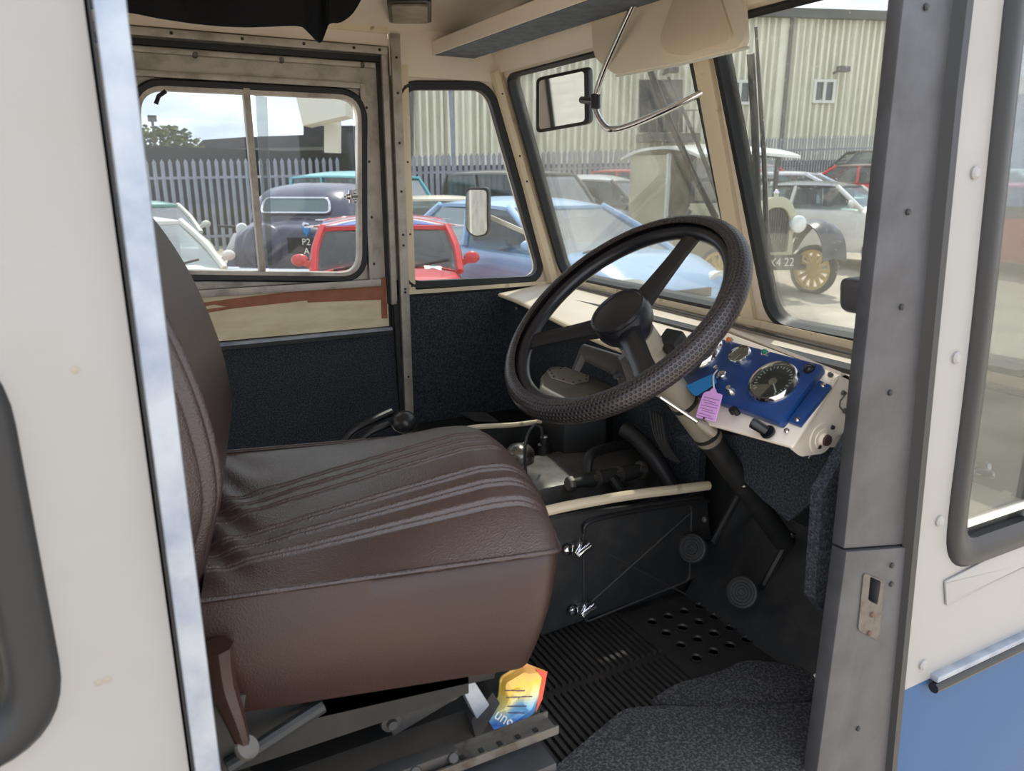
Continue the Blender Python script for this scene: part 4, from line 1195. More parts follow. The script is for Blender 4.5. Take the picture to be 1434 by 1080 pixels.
ve = VF.uvs([(862, 106), (950, 90), (1047, 66)])
MB().tube([VF.p(a, b, -.002) for a, b in ve], .003, 6).build('edge_piping', LETTER, vis)
mir = thing('rear_view_mirror', 'black framed rear-view mirror on a bent chrome tube', 'mirror', at(832, 140, 'x', 1.0))
tb = [at(895, -8, 'x', .98), at(868, 50, 'x', .985), at(843, 108, 'x', .99), at(834, 140, 'x', .99), at(836, 160, 'x', .99), at(848, 178, 'x', .995), at(862, 181, 'x', 1.0), at(890, 173, 'x', 1.02), at(945, 149, 'x', 1.06), at(986, 128, 'x', 1.095)]
MB().tube(catmull(tb, 6), .0072, 12).build('support_tube', CHROME, mir, smooth=60)
MB().tube([at(834, 132, 'x', .99), at(834, 152, 'x', .99)], .011, 14).build('clamp', BLACK, mir)
MN = Vec((-1.49, -.725, -.22)).normalized()
MU = MN.cross(Vec((0, 0, 1))).normalized()
MF = Fr(at(788, 140, 'x', .99), MU, MN.cross(MU))
if MF.n.dot(MN) < 0:
    MF = Fr(MF.o, -MU, MF.v)
mo = MF.uvs([(751, 109), (819, 93), (826, 172), (820, 176), (751, 187)])
mo = MF.uvs([(750, 109), (824, 93), (825, 174), (750, 187)])
MB().plate(MF, roundp(mo, .014, 6), [], -.022, .0).build('mirror_housing', BLACK, mir, bevel=.005)
cm = (sum(p[0] for p in mo)/4, sum(p[1] for p in mo)/4)
mi_ = [(cm[0]+(a-cm[0])*.85, cm[1]+(b-cm[1])*.87) for a, b in mo]
MB().plate(MF, roundp(mi_, .009, 6), [], .0, .0012).build('mirror_glass', MIRROR, mir, smooth=0)
MB().tube([at(815, 140, 'x', 1.0), at(834, 142, 'x', .99)], .008, 10).build('ball_stalk', BLACK, mir)
lm = thing('interior_lamp', 'oblong courtesy lamp with black surround on the cab ceiling', 'lamp', at(573, 8, 'z', 2.055))
lp = [at(a, b, 'z', 2.07) for a, b in ((541, -10), (604, -10), (604, 22), (545, 22))]
lp = roundp([tuple(p) for p in lp], .015, 4)
MB().prism(lp, (0, 0, -.018)).build('surround', BLACK, lm, bevel=.002)
lc = sum((Vec(p) for p in lp), Vec())/len(lp)
MB().prism([lc+(Vec(p)-lc)*.82-Vec((0, 0, .018)) for p in lp], (0, 0, -.006)).build('lens', LAMP, lm, bevel=.002)
hl = thing('torn_headlining', 'black headlining cloth sagging from the cab ceiling', 'cloth', at(340, 20, 'y', 1.5))
hp_ = [(-.3, 1.90)]
pts = [at(a, b, 'y', 1.5) for a, b in ((60, 8), (170, 16), (225, 26), (290, 35), (350, 38), (415, 36), (430, 43), (448, 60), (456, 46), (462, 33), (478, 31), (495, 18), (510, -8))]
pts = catmull(pts, 3)
rg = []
for i, p in enumerate(pts):
    q = Vec((p.x+.02, p.y+.10+.02*sin(i*.9), 2.085))
    n = Vec((0, 1, 0))
    mid_ = p.lerp(q, .45)+Vec((0, -.02-.008*sin(i*1.3), 0))
    rg.append([p, mid_, q, q+n*.004, mid_+n*.004, p+n*.004])
MB().loft(rg).build('cloth_sheet', CLOTH, hl, smooth=70)
kp_ = thing('round_knob_mirror', 'dark rounded mirror back showing beside the front door post', 'mirror', at(1210, 415, 'y', .70))
KF = Fr((0, .66, 0), (1, 0, 0), (0, 0, 1))
MB().plate(KF, roundp(KF.uvs([(1202, 393), (1240, 388), (1240, 446), (1201, 440)]), [.012, 0, 0, .015], 5), [], -.03, 0).build('mirror_back', mat('dark_grey_plastic', (74, 72, 74), .5), kp_, bevel=.005)
# chrome wiper spindles on the near cowl end
ws_ = thing('wiper_linkage', 'chrome wiper spindles lying on the cream cowl behind the near quarter light', 'wiper linkage', at(1400, 660, 'y', .67))
a_, b_ = at(1362, 651, 'y', .675), at(1440, 662, 'y', .675)
MB().tube([a_, a_.lerp(b_, .2), a_.lerp(b_, .22), a_.lerp(b_, .5), a_.lerp(b_, .52), b_], [.006, .006, .010, .010, .006, .005], 12).build('spindle', CHROME, ws_)
a_, b_ = at(1362, 660, 'y', .668), at(1440, 672, 'y', .668)
MB().tube([a_, a_.lerp(b_, .3), a_.lerp(b_, .32), a_.lerp(b_, .42), a_.lerp(b_, .44), b_], [.005, .005, .009, .009, .007, .007], 12).build('spindle', CHROME, ws_)

# ------------------------------------------------------------------ outside fittings: wing mirror, wipers
wm = thing('wing_mirror', 'oblong wing mirror on a pale arm outside the far quarter light', 'mirror', at(668, 330, 'y', 2.34))
QF = Fr(at(667, 299, 'y', 2.34), (-.6, .8, 0), (0, 0, 1))
if QF.n.dot(CAM-QF.o) < 0: QF = Fr(QF.o, -QF.u, QF.v)
qo = roundp(QF.uvs([(652, 262), (684, 262), (684, 330), (664, 334), (651, 322)]), .02, 5)
MB().plate(QF, qo, [], -.02, .0).build('mirror_case', BLACK, wm, bevel=.004)
cq = (sum(p[0] for p in qo)/len(qo), sum(p[1] for p in qo)/len(qo))
MB().plate(QF, [(cq[0]+(a-cq[0])*.88, cq[1]+(b-cq[1])*.9) for a, b in qo], [], .0, .001).build('mirror_glass', MIRROR, wm, smooth=0)
MB().bar(at(684, 303, 'y', 2.36), at(748, 331, 'y', 2.2), .006, .016).build('arm', CLADW, wm, bevel=.002)
WO = Fr(WS.o+WS.n*.045, WS.u, WS.v)
def wiper(label, blade, arm, holes=0):
    g = thing('wiper', label, 'wiper', WO.p(*WO.uv(*blade[-1])))
    MB().tube([WO.p(*WO.uv(*p)) for p in blade], .0075, 6).build('blade', RUBBER, g)
    MB().tube([WO.p(*WO.uv(*p), .012) for p in arm], [.003+.001*i for i in range(len(arm))], 6).build('arm', BLACK, g)
wiper('black windscreen wiper slanting across the pane behind the bent chrome tube', [(911, 100), (940, 175), (975, 250), (1003, 306)], [(930, 110), (948, 150), (972, 205), (990, 250), (1012, 306)])
wiper('black windscreen wiper standing upright beside the centre pillar', [(1051, 75), (1056, 160), (1060, 250), (1062, 330)], [(1052, 40), (1058, 130), (1064, 220), (1068, 330)])

# ------------------------------------------------------------------ OUTSIDE: yard, sky line, building, fences
def gz(x, y):
    D = x*HD.x+y*HD.y
    X = x*RT.x+y*RT.y
    return .05*min(40, max(0, D-8))*min(1, max(0, (X+1)/7))
gm = MB()
NG = 90
gv_ = []
for i in range(NG+1):
    for j in range(NG+1):
        p = HD*(-40+120*i/NG)+RT*(-60+120*j/NG)
        gv_.append((p.x, p.y, gz(p.x, p.y)))
gm.add(gv_, [(i*(NG+1)+j, i*(NG+1)+j+1, (i+1)*(NG+1)+j+1, (i+1)*(NG+1)+j) for i in range(NG) for j in range(NG)])
gm.build('ground', ASPH, kind='structure')
bld = thing('warehouse', 'pale green clad industrial warehouse behind the fence', 'building', ext(900, 253, 34).xy.to_3d())
e1 = ext(1236, 253, 36); e1.z = 0
bdir = (RT*cos(radians(8.2))+HD*sin(radians(8.2)))
BF = Fr(e1, bdir, (0, 0, 1))                      # normal towards the yard
if BF.n.dot(HD) > 0: BF.n = -BF.n
topz = 1.65+203/1050*36*.97
def bu(px): return BF.uv(px, 253)
uL, uR = BF.uv(520, 200)[0], 0
def clad(name, u0, u1, z0, z1, pitch=.30):
    m = MB()
    v, f = [], []
    n = int((u1-u0)/pitch)
    P = []
    for i in range(n):
        a = u0+i*pitch
        P += [(a, 0), (a+pitch*.62, 0), (a+pitch*.70, .035), (a+pitch*.92, .035)]
    P.append((u1, 0))
    for a, b in P:
        v += [BF.p(a, z0, b), BF.p(a, z1, b)]
    f = [(2*i, 2*i+2, 2*i+3, 2*i+1) for i in range(len(P)-1)]
    m.add(v, f)
    return m.build(name, CLAD, bld, smooth=0)
us_ = BF.uv(1093, 200)[0]
clad('cladding', us_+.1, uR, 0, topz)
clad('cladding', uL, us_-.1, 0, topz+.1)
MB().bar(BF.p(us_, 0, .05), BF.p(us_, topz, .05), .14, .14, BF.n).build('downpipe', CLADD, bld)
MB().bar(BF.p(uL, topz+.15, .15), BF.p(uR+.3, topz+.15, .15), .35, .4, BF.n).build('gutter', CLADD, bld)
MB().bar(BF.p(uR, 0, .05), BF.p(uR, topz, .05), .2, .2, BF.n).build('corner_trim', CLADD, bld)
MB().prism([BF.p(uR, 0, 0), BF.p(uR, topz, 0), BF.p(uL, topz, 0), BF.p(uL, 0, 0)], BF.n*-9).build('wall_mass', CLAD, bld)
def bwin(px0, py0, px1, py1):
    a, b = BF.uv(px0, py0), BF.uv(px1, py1)
    u0, u1, z0, z1 = a[0], b[0], b[1], a[1]
    o = MB().plate(BF, [(u0, z0), (u1, z0), (u1, z1), (u0, z1)], [[(u0+.12, z0+.12), (u1-.12, z0+.12), (u1-.12, z1-.12), (u0+.12, z1-.12)]], .04, .14).bar(BF.p((u0+u1)/2, z0, .1), BF.p((u0+u1)/2, z1, .1), .12, .1, BF.n).build('window', LETTER, bld)
    MB().plate(BF, [(u0+.1, z0+.1), (u1-.1, z0+.1), (u1-.1, z1-.1), (u0+.1, z1-.1)], [], .045, .06).build('window_pane', CGLASS, o)
    MB().plate(BF, [(u0+.1, z0+.1), (u1-.1, z0+.1), (u1-.1, z1-.1), (u0+.1, z1-.1)], [], .036, .04).build('blind', SHED, o)
bwin(1019, 112, 1050, 147)
bwin(1139, 111, 1166, 145)
MB().plate(BF, [BF.uv(*p) for p in ((895, 185), (955, 185), (955, 112), (895, 112))], [], .04, .1).build('dark_doorway', SHED, bld)
for k in range(7):
    a = BF.uv(897+10*k, 190); b = BF.uv(897+10*k, 158)
    MB().bar(BF.p(*a, 1.2), BF.p(*b, 1.2), .05, .05, BF.n).build('stair_rail_post', CLADD, bld)
MB().bar(BF.p(*BF.uv(893, 158), 1.2), BF.p(*BF.uv(962, 158), 1.2), .06, .06, BF.n).build('stair_handrail', CLADD, bld)
MB().plate(BF, [BF.uv(*p) for p in ((890, 200), (965, 200), (965, 189), (890, 189))], [], .1, 1.3).build('stair_landing', CLADD, bld)
for a, b in ((1172, 99), (935, 100)):
    q = BF.p(*BF.uv(a, b), .5)
    MB().box(q, (.55, .3, .22)).bar(q, BF.p(*BF.uv(a-6, b+4), .0), .08, .08).build('floodlight', CLADD, bld)
MB().bar(BF.p(*BF.uv(575, 222), .1), BF.p(*BF.uv(575, 60), .1), .25, .2, BF.n).build('dark_column', CLADD, bld)
cano = thing('entrance_canopy', 'pale fascia canopy on a post at the left end of the warehouse', 'building', ext(450, 253, 29).xy.to_3d())
q0, q1, q2 = ext(414, 140, 28), ext(480, 128, 27), ext(480, 182, 27)
MB().prism([ext(414, 134, 28), ext(484, 130, 26), ext(484, 162, 26), ext(424, 176, 28)], HD*1.2).build('fascia', CLADW, cano)
MB().bar(ext(466, 165, 28.5), ext(466, 250, 28.5), .5, .5, HD).build('post', CLADW, cano)
MB().prism([ext(425, 176, 32.5), ext(500, 176, 32.5), ext(500, 250, 32.5), ext(425, 250, 32.5)], HD*.3).build('rear_wall', SHED, cano)
sd_ = thing('low_shed', 'low dark grey shed roof behind the palisade fence', 'building', ext(360, 253, 30).xy.to_3d())
MB().prism([ext(268, 212, 30), ext(284, 196, 30), ext(340, 192, 30), ext(452, 188, 30), ext(452, 260, 30), ext(268, 260, 30)], HD*1.5).build('roof_slope', SHED, sd_)
MB().bar(ext(268, 212, 29.9), ext(452, 208, 29.9), .12, .15, HD).build('eaves', CLADD, sd_)
bs = thing('blue_shed', 'light blue clad shed past the right corner of the warehouse', 'building', ext(1240, 253, 45).xy.to_3d())
MB().prism([ext(1220, 156, 44), ext(1300, 150, 44), ext(1300, 250, 44), ext(1220, 250, 44)], HD*6).build('walls', SHEDB, bs)
MB().prism([ext(1216, 152, 43.6), ext(1300, 146, 43.6), ext(1300, 151, 43.6), ext(1216, 158, 43.6)], HD*7).build('roof_edge', CLADW, bs)
bs2 = thing('blue_unit', 'blue grey industrial unit seen through the near quarter light', 'building', ext(1440, 253, 40).xy.to_3d())
MB().prism([ext(1395, 125, 40), ext(1540, 130, 40), ext(1540, 262, 40), ext(1395, 262, 40)], HD*6).build('walls', SHEDB, bs2)
MB().prism([ext(1395, 105, 39.7), ext(1540, 110, 39.7), ext(1540, 134, 39.7), ext(1395, 130, 39.7)], HD*7).build('roof_fascia', CLADW, bs2)
hedge = thing('dark_boundary_board', 'dark green close boarded screen standing behind the palisade fence', 'fence', ext(330, 253, 20.5).xy.to_3d())
A_, B_ = ext(150, 253, 18.9), ext(490, 253, 21.2)
MB().prism([Vec((A_.x, A_.y, 0)), Vec((B_.x, B_.y, 0)), Vec((B_.x, B_.y, 2.35)), Vec((A_.x, A_.y, 2.5))], HD*.06).build('boards', HEDGE, hedge)
def bush(name, label, c, r, n, seed):
    rnd = random.Random(seed)
    m = MB()
    for k in range(n):
        d = Vec((rnd.gauss(0, 1), rnd.gauss(0, 1), rnd.gauss(0, 1))).normalized()*r*rnd.uniform(.5, 1)
        p = c+Vec((d.x*1.5, d.y*1.5, d.z*.8))
        a, b = perp(Vec((rnd.gauss(0, 1), rnd.gauss(0, 1), rnd.gauss(0, 1))).normalized())
        s = r*.13
        m.add([p-a*s, p+b*s*.6, p+a*s, p-b*s*.6], [(0, 1, 2, 3)])
    g = thing(name, label, 'bush', (c.x, c.y, 0))
    m.build('foliage', BUSHM, g, smooth=0, kind='stuff')
    MB().tube([(c.x, c.y, 0), (c.x, c.y, c.z)], .08, 6).build('stem', BLACKM, g)
bush('bush', 'green bush showing above the dark screen at the far left', ext(228, 205, 23), .75, 900, 3)
lp_ = thing('lamp_post', 'slim lamp post rising beyond the bush at the left', 'lamp post', ext(213, 253, 30).xy.to_3d())
q = ext(213, 166, 30)
MB().tube([(q.x, q.y, 0), q], .05, 8).build('pole', CLADD, lp_)
MB().box(q, (.3, .3, .22)).build('lantern', CLADD, lp_)
lp2 = thing('lamp_post', 'curved street lamp head past the right corner of the warehouse', 'lamp post', ext(1226, 253, 42).xy.to_3d())
MB().tube(catmull([Vec((ext(1226, 253, 42).x, ext(1226, 253, 42).y, 1.6)), ext(1226, 152, 42), ext(1230, 147, 42), ext(1242, 149, 42)], 4), .07, 6).build('pole', CLADD, lp2)
MB().box(ext(1243, 149, 42), (.5, .5, .15)).build('lantern', CLADD, lp2)
gp = thing('grey_mast', 'slender pale grey mast in front of the clad wall', 'pole', ext(635, 253, 19.5).xy.to_3d())
MB().tube([ext(638, 285, 19.5), ext(630, 110, 19.5)], [.06, .05], 8).build('pole', GALV, gp)

def palisade(label, a, b, pitch, z0, z1a, z1b, w=.075):
    g = thing('palisade_fence', label, 'fence', ((a.x+b.x)/2, (a.y+b.y)/2, z0), 'galvanised palisade fencing around the yard')
    d = Vec((b.x-a.x, b.y-a.y, 0)); L = d.length; d.normalize()
    nn = Vec((d.y, -d.x, 0))
    n = int(L/pitch)
    first = None
    for i in range(n):
        s = i*pitch
        H = z1a+(z1b-z1a)*s/L-z0
        p = Vec((a.x, a.y, z0))+d*s
        if first is None:
            h1 = H-.14
            sec = [(-w/2, 0), (0, .02), (w/2, 0), (0, -.012)]
            rg = [[p+d*u*k+nn*v_+Vec((0, 0, z)) for u, v_ in sec] for z, k in ((0, 1), (h1, 1), (h1+.05, 1.15), (H, .05))]
            first = MB().loft(rg).build('pale', GALV, g, smooth=0)
            H0 = H
            base = first.location-p
        else:
            c = first.copy(); COL.objects.link(c)
            c.location = p+base
            c.scale = (1, 1, H/H0)
    for f in (.16, .80):
        A, B = Vec((a.x, a.y, z0+(z1a-z0)*f)), Vec((b.x, b.y, z0+(z1b-z0)*f))
        MB().bar(A-nn*.03, B-nn*.03, .05, .06, (0, 0, 1)).build('rail', GALV, g)
    return g
palisade('tall palisade fence with spiked pales in the passenger door window', ext(150, 253, 17.6), ext(486, 253, 19.8), .168, 0, 2.10, 2.22, .085)
palisade('palisade fence running across behind the parked cars in the middle', ext(505, 253, 20), ext(1000, 253, 23), .155, 0, 2.25, 2.62, .10)
palisade('distant palisade fence below the two windows of the warehouse', ext(1010, 253, 25.5), ext(1290, 253, 31), .14, .9, 2.95, 3.45, .085)
lowwall = thing('dark_boundary_wall', 'dark low wall behind the middle palisade fence', 'wall', ext(760, 253, 23).xy.to_3d())
A_, B_ = ext(490, 253, 21.2), ext(1290, 253, 33)
MB().prism([Vec((A_.x, A_.y, 0)), Vec((B_.x, B_.y, 0)), Vec((B_.x, B_.y, 2.55)), Vec((A_.x, A_.y, 2.0))], HD*.2).build('blockwork', SHED, lowwall)

# ------------------------------------------------------------------ parked cars
def wheel_meshes(r, w, rimm, spokes, dish=.66):
    ty = MB().lathe([(r*dish, -w/2), (r*.94, -w/2), (r, -w*.38), (r, w*.38), (r*.94, w/2), (r*dish, w/2), (r*dish, -w/2)], (0, 0, 0), (0, 1, 0), 28, True)
    rm_ = MB().lathe([(r*dish, w*.42), (r*dish*.94, w*.46), (r*dish*.9, w*.25), (r*dish*.3, w*.22), (r*dish*.28, w*.40), (.001, w*.42)], (0, 0, 0), (0, 1, 0), 28, True)
    for k in range(spokes):
        a = 2*pi*k/spokes
        rm_.bar((0, w*.32, 0), (r*dish*.93*cos(a), w*.36, r*dish*.93*sin(a)), r*.13, w*.18, (0, 1, 0))
    return ty, rm_
def car(name, label, px, D, phi, c, L=4.0, W=1.7, H=1.42, belt=.92, hood=.78, sill=.22, cab=(-.42, -.30, .06, .24), nose=.0, roofc=None, wr=.30, ax=(-.31, .33), rim=None, spokes=5, front='modern', group=None, tail=None, glassin=.74, crown=.05, roundness=1., rearwin=True, pill=.026):
    g = thing(name, label, 'car', (0, 0, 0), group)
    P = paint('paint_'+name, c)
    RP = paint('roof_'+name, roofc) if roofc else P
    tail = belt-.02 if tail is None else tail
    st = [(-.5, sill+.18, tail-.16, .80), (-.485, sill+.04, tail-.05, .90), (-.42, sill, tail, .97), (-.25, sill, belt, 1.), (0, sill, belt, 1.), (.16, sill, belt-.01, 1.), (cab[3], sill, belt-.03, .985), (cab[3]+.08, sill, (hood+belt)/2+.01, .97), (.40, sill, hood, .93), (.47, sill+.02, hood-.09+nose, .86), (.497, sill+.10, hood-.20+nose, .76)]
    cs = catmull([Vec((a, b, c_)) for a, b, c_, d in st], 4)
    ws2 = catmull([Vec((a, d, 0)) for a, b, c_, d in st], 4)
    rings = []
    for p, q in zip(cs, ws2):
        x, zb, zt, hw = p.x*L, p.y, p.z, q.y*W/2
        h = zt-zb
        half = [(hw*.90, zb), (hw*.985, zb+h*.18), (hw, zb+h*.45), (hw*.985, zb+h*.70), (hw*.95, zb+h*.88), (hw*.86, zb+h*.97), (hw*.6, zt+.012), (0, zt+.022)]
        rings.append([(x, y, z) for y, z in half]+[(x, -y, z) for y, z in half[-2::-1]])
    MB().loft(rings).build('body', P, g, smooth=50)
    # cabin
    xr0, xr1, xf1, xf0 = [k*L for k in cab]
    xr0, xf0 = xr0, xf0
    hb, ht = W/2*.93, W/2*glassin
    zt = H-crown
    b = {'rl': Vec((xr0, hb, belt-.03)), 'rr': Vec((xr0, -hb, belt-.03)), 'fl': Vec((xf0, hb, belt-.05)), 'fr': Vec((xf0, -hb, belt-.05))}
    t = {'rl': Vec((xr1, ht, zt)), 'rr': Vec((xr1, -ht, zt)), 'fl': Vec((xf1, ht, zt)), 'fr': Vec((xf1, -ht, zt))}
    for k in b:
        mid_ = b[k].lerp(t[k], .5)+Vec((.0, .025*(1 if 'l' == k[1] else -1), .01))
        MB().tube(catmull([b[k], mid_, t[k]], 4), pill+.012, 6).build('pillar', P, g, smooth=60)
    rr = []
    for i in range(9):
        u = -1+2*i/8
        xx = (xr1+xf1)/2+(xf1-xr1)/2*u*1.06
        row = []
        for j in range(11):
            v_ = -1+2*j/10
            row.append((xx, ht*1.06*v_*(1-.06*u**4), zt+crown*(1-abs(u)**3)*(1-.75*abs(v_)**2.5)-.012*abs(v_)**6+.01))
        rr.append(row+[(x, y, z-.035) for x, y, z in reversed(row)])
    MB().loft(rr).build('roof', RP, g, smooth=60)
    def pane(nm, q, par=g):
        c_ = sum(q, Vec())/4
        q = [c_+(p-c_)*.99 for p in q]
        nn = (q[1]-q[0]).cross(q[2]-q[1]).normalized()
        if nn.dot(c_-Vec((c_.x*.5, 0, c_.z-.1))) < 0: nn = -nn
        return MB().add(q, [(0, 1, 2, 3)]).build(nm, CGLASS, par, smooth=0)
    pane('windscreen', [b['fl'], b['fr'], t['fr'], t['fl']])
    if rearwin: pane('rear_window', [b['rl'], b['rr'], t['rr'], t['rl']])
    for s in 'lr':
        B0, B1, T0, T1 = b['r'+s], b['f'+s], t['r'+s], t['f'+s]
        for f0, f1 in ((.0, .44), (.47, 1.)):
            pane('side_window', [B0.lerp(B1, f0), B0.lerp(B1, f1), T0.lerp(T1, f1), T0.lerp(T1, f0)])
        MB().bar(B0.lerp(B1, .455), T0.lerp(T1, .455), .07, .05, (1, 0, 0)).build('door_pillar', P, g)
        sg = 1 if s == 'l' else -1
        mp_ = Vec((xf0*.78, sg*(W/2+.07), belt+.06))
        MB().ball(mp_, .085, (.4, .85, .62), 8).bar(mp_, Vec((xf0*.78, sg*hb, belt)), .05, .05).build('door_mirror', P, g, smooth=60)
    for sx2 in (.02, -.16):
        for sy in (-.36, .36):
            MB().box((sx2*L, sy, belt+.02), (.14, .46, .50)).build('seat_back', BLACKM, g, bevel=.05)
    # wheels
    ty, rm_ = wheel_meshes(wr, .19, None, spokes)
    w0 = ty.build('wheel', TYRE, g, smooth=50)
    r0 = rm_.build('rim', rim or ALLOY, w0, smooth=40)
    wl0, rl0 = w0.location.copy(), r0.location.copy()
    fst = True
    for xx in ax:
        for sg in (1, -1):
            pos = Vec((xx*L, sg*(W/2-.085), wr))
            MB().lathe([(wr*1.18, 0), (wr*1.18, .012), (wr*1.0, .016), (.01, .012)], (xx*L, sg*(W/2-.045), wr*1.05), (0, sg, 0), 24).build('wheel_arch', TYRE, g)
            if fst:
                w = w0; fst = False
                R = Matrix.Rotation(0 if sg > 0 else pi, 4, 'Z')
            else:
                w = w0.copy(); COL.objects.link(w)
                r_ = r0.copy(); COL.objects.link(r_); r_.parent = w
                R = Matrix.Rotation(0 if sg > 0 else pi, 4, 'Z')
            w.matrix_basis = Matrix.Translation(pos) @ R @ Matrix.Translation(wl0)
    # front end and rear end
    fx = .492*L
    if front == 'modern':
        for sg in (1, -1):
            c_ = Vec((fx-.14, sg*W*.33, hood-.17))
            MB().loft([[c_+Vec((.02+a*.08-abs(q)*.0, sg*(.17*cos(th))-0, .085*sin(th)))+Vec((-.13*max(0, cos(th)) , 0, .0)) for th in [2*pi*k/16 for k in range(16)]] for a, q in ((0, 0), (1, 0))]).build('headlamp', LENS, g, smooth=60)
        MB().box((fx-.0, 0, hood-.26), (.05, W*.42, .09)).build('grille', GRILLE, g, bevel=.01)
        MB().loft([[(fx-.10*abs(u)**2*2.2+.03+dx, u*W*.46, sill+.13+dz) for dx, dz in ((0, 0), (.03, .05), (.03, .13), (0, .17), (-.2, .17), (-.2, 0))] for u in [-1+k/5 for k in range(11)]]).build('bumper', P, g, smooth=50)
    else:
        for sg in (1, -1):
            MB().lathe([(.001, .05), (.07, .045), (.095, .02)], (fx-.06, sg*W*.34, hood-.16), (1, 0, 0), 20).build('headlamp', LENS, g, smooth=60)
            MB().lathe([(.095, .03), (.11, .02), (.112, -.06)], (fx-.06, sg*W*.34, hood-.16), (1, 0, 0), 20, True).build('headlamp_ring', CHROME, g, smooth=60)
        MB().box((fx, 0, hood-.20), (.05, W*.44, .16)).build('grille', CHROME, g, bevel=.01)
        MB().loft([[(fx-.10*abs(u)**2*1.5+.05+dx, u*W*.48, sill+.16+dz) for dx, dz in ((0, 0), (.03, .03), (.03, .08), (0, .11), (-.03, .08), (-.03, .03))] for u in [-1+k/5 for k in range(11)]]).build('bumper', CHROME, g, smooth=50)
    MB().box((fx+.07, 0, sill+.19), (.012, .50, .10)).build('number_plate', LETTER, g)
    MB().loft([[(-.49*L+.06*abs(u)**2*2.2-.04-dx, u*W*.46, sill+.16+dz) for dx, dz in ((0, 0), (.03, .05), (.03, .13), (0, .17), (-.2, .17), (-.2, 0))] for u in [-1+k/5 for k in range(11)]]).build('rear_bumper', P if front == 'modern' else CHROME, g, smooth=50)
    for sg in (1, -1):
        MB().box((-.492*L, sg*W*.38, belt-.25), (.04, .14, .20)).build('tail_lamp', mat('red_lens', (170, 24, 22), .2), g, bevel=.01)
    # wiper arms at the base of the screen
    for yy in (.1, -.45):
        q0, q1 = Vec((xf0+.02, yy, belt-.015)), Vec((xf0-.03, yy+.42, belt+.05))
        MB().tube([q0, q1], .012, 5).build('wiper_arm', TYRE, g)
    q = ext(px, 253, D)
    g.location = (q.x, q.y, gz(q.x, q.y))
    g.rotation_euler = (0, 0, radians(phi)-YAW)
    return g, P
hatch, HP = car('hatchback_car', 'light blue rounded hatchback filling the left windscreen', 772, 8.5, -56, (158, 194, 232), L=4.1, W=1.72, H=1.46, belt=.98, hood=.90, crown=.09, cab=(-.46, -.33, .03, .27), nose=-.04, wr=.31, ax=(-.33, .34))
mini, MP = car('small_car', 'small red car with a union flag roof beside the blue hatchback', 537, 6.9, -80, (196, 34, 40), L=3.0, W=1.32, H=1.30, belt=.94, hood=.90, sill=.2, cab=(-.46, -.38, .04, .17), wr=.25, ax=(-.33, .33), front='classic', roofc=(205, 50, 55), crown=.045, glassin=.82)
# union flag stripes on the roof and bonnet stripe
def strip(g, P, m, name, n=(0, 0, 1), t=.006):
    P = [Vec(p) for p in P]
    o = MB().prism(P, Vec(n)*t).build(name, m, None)
    o.parent = g
    return o
FB = paint('flag_blue', (40, 84, 178)); FWH = paint('flag_white', (235, 236, 240)); FR = paint('flag_red', (200, 36, 44))
def roofz(x, y, L=3.05, W=1.32, H=1.30, cab=(-.46, -.38, .04, .17), crown=.045, gi=.82):
    xr1, xf1 = cab[1]*L, cab[2]*L
    u = max(-1, min(1, (x-(xr1+xf1)/2)/((xf1-xr1)/2*1.06)))
    v_ = max(-1, min(1, y/(W/2*gi*1.06)))
    return H-crown+crown*(1-abs(u)**3)*(1-.75*abs(v_)**2.5)-.012*abs(v_)**6+.01
def roofpatch(g, poly, m, name, h):
    # poly as two edges of equal length, lofted on the roof
    A, B = poly
    rg = []
    for k in range(13):
        t = k/12
        a = Vec(A[0]).lerp(Vec(A[1]), t); b = Vec(B[0]).lerp(Vec(B[1]), t)
        row = []
        for j in range(5):
            q = a.lerp(b, j/4)
            row.append((q.x, q.y, roofz(q.x, q.y)+h))
        rg.append(row+[(x, y, z-.012) for x, y, z in reversed(row)])
    o = MB().loft(rg).build(name, m, None, smooth=60)
    o.parent = g
x0, x1, y0, y1 = -1.17, .12, -.57, .57
roofpatch(mini, (((x0, y0, 0), (x1, y0, 0)), ((x0, y1, 0), (x1, y1, 0))), FB, 'flag_field', .004)
for (p, q) in (((x0, y0), (x1, y1)), ((x0, y1), (x1, y0))):
    for w, m, h, nm in ((.13, FWH, .008, 'flag_white_saltire'), (.05, FR, .011, 'flag_red_saltire')):
        roofpatch(mini, (((p[0], p[1]-w, 0), (q[0], q[1]-w, 0)), ((p[0], p[1]+w, 0), (q[0], q[1]+w, 0))), m, nm, h)
xm = (x0+x1)/2
for w, m, h, nm in ((.19, FWH, .014, 'flag_white_cross'), (.11, FR, .018, 'flag_red_cross')):
    roofpatch(mini, (((x0, -w, 0), (x1, -w, 0)), ((x0, w, 0), (x1, w, 0))), m, nm, h)
    roofpatch(mini, (((xm-w, y0, 0), (xm-w, y1, 0)), ((xm+w, y0, 0), (xm+w, y1, 0))), m, nm, h)
st_ = []
for k in range(7):
    x = .60+.13*k
    zt_ = .94-.042*k**1.15*.55
    st_.append([(x, .30, zt_+.02), (x, .44, zt_+.01), (x, .44, zt_-.03), (x, .30, zt_-.03)])
o = MB().loft(st_).build('bonnet_stripe', FWH, None); o.parent = mini
o = MB().lathe([(.001, .004), (.03, .004), (.032, 0)], (.68, .37, .962), (0, 0, 1), 12).build('green_badge', GREENL, None); o.parent = mini
car('saloon_car', 'cream saloon facing the yard between the red car and the grey off-roader', 612, 12.7, -84, (226, 216, 196), L=4.0, W=1.66, H=1.40, belt=.92, hood=.86, cab=(-.36, -.24, .04, .20), front='classic', wr=.30)
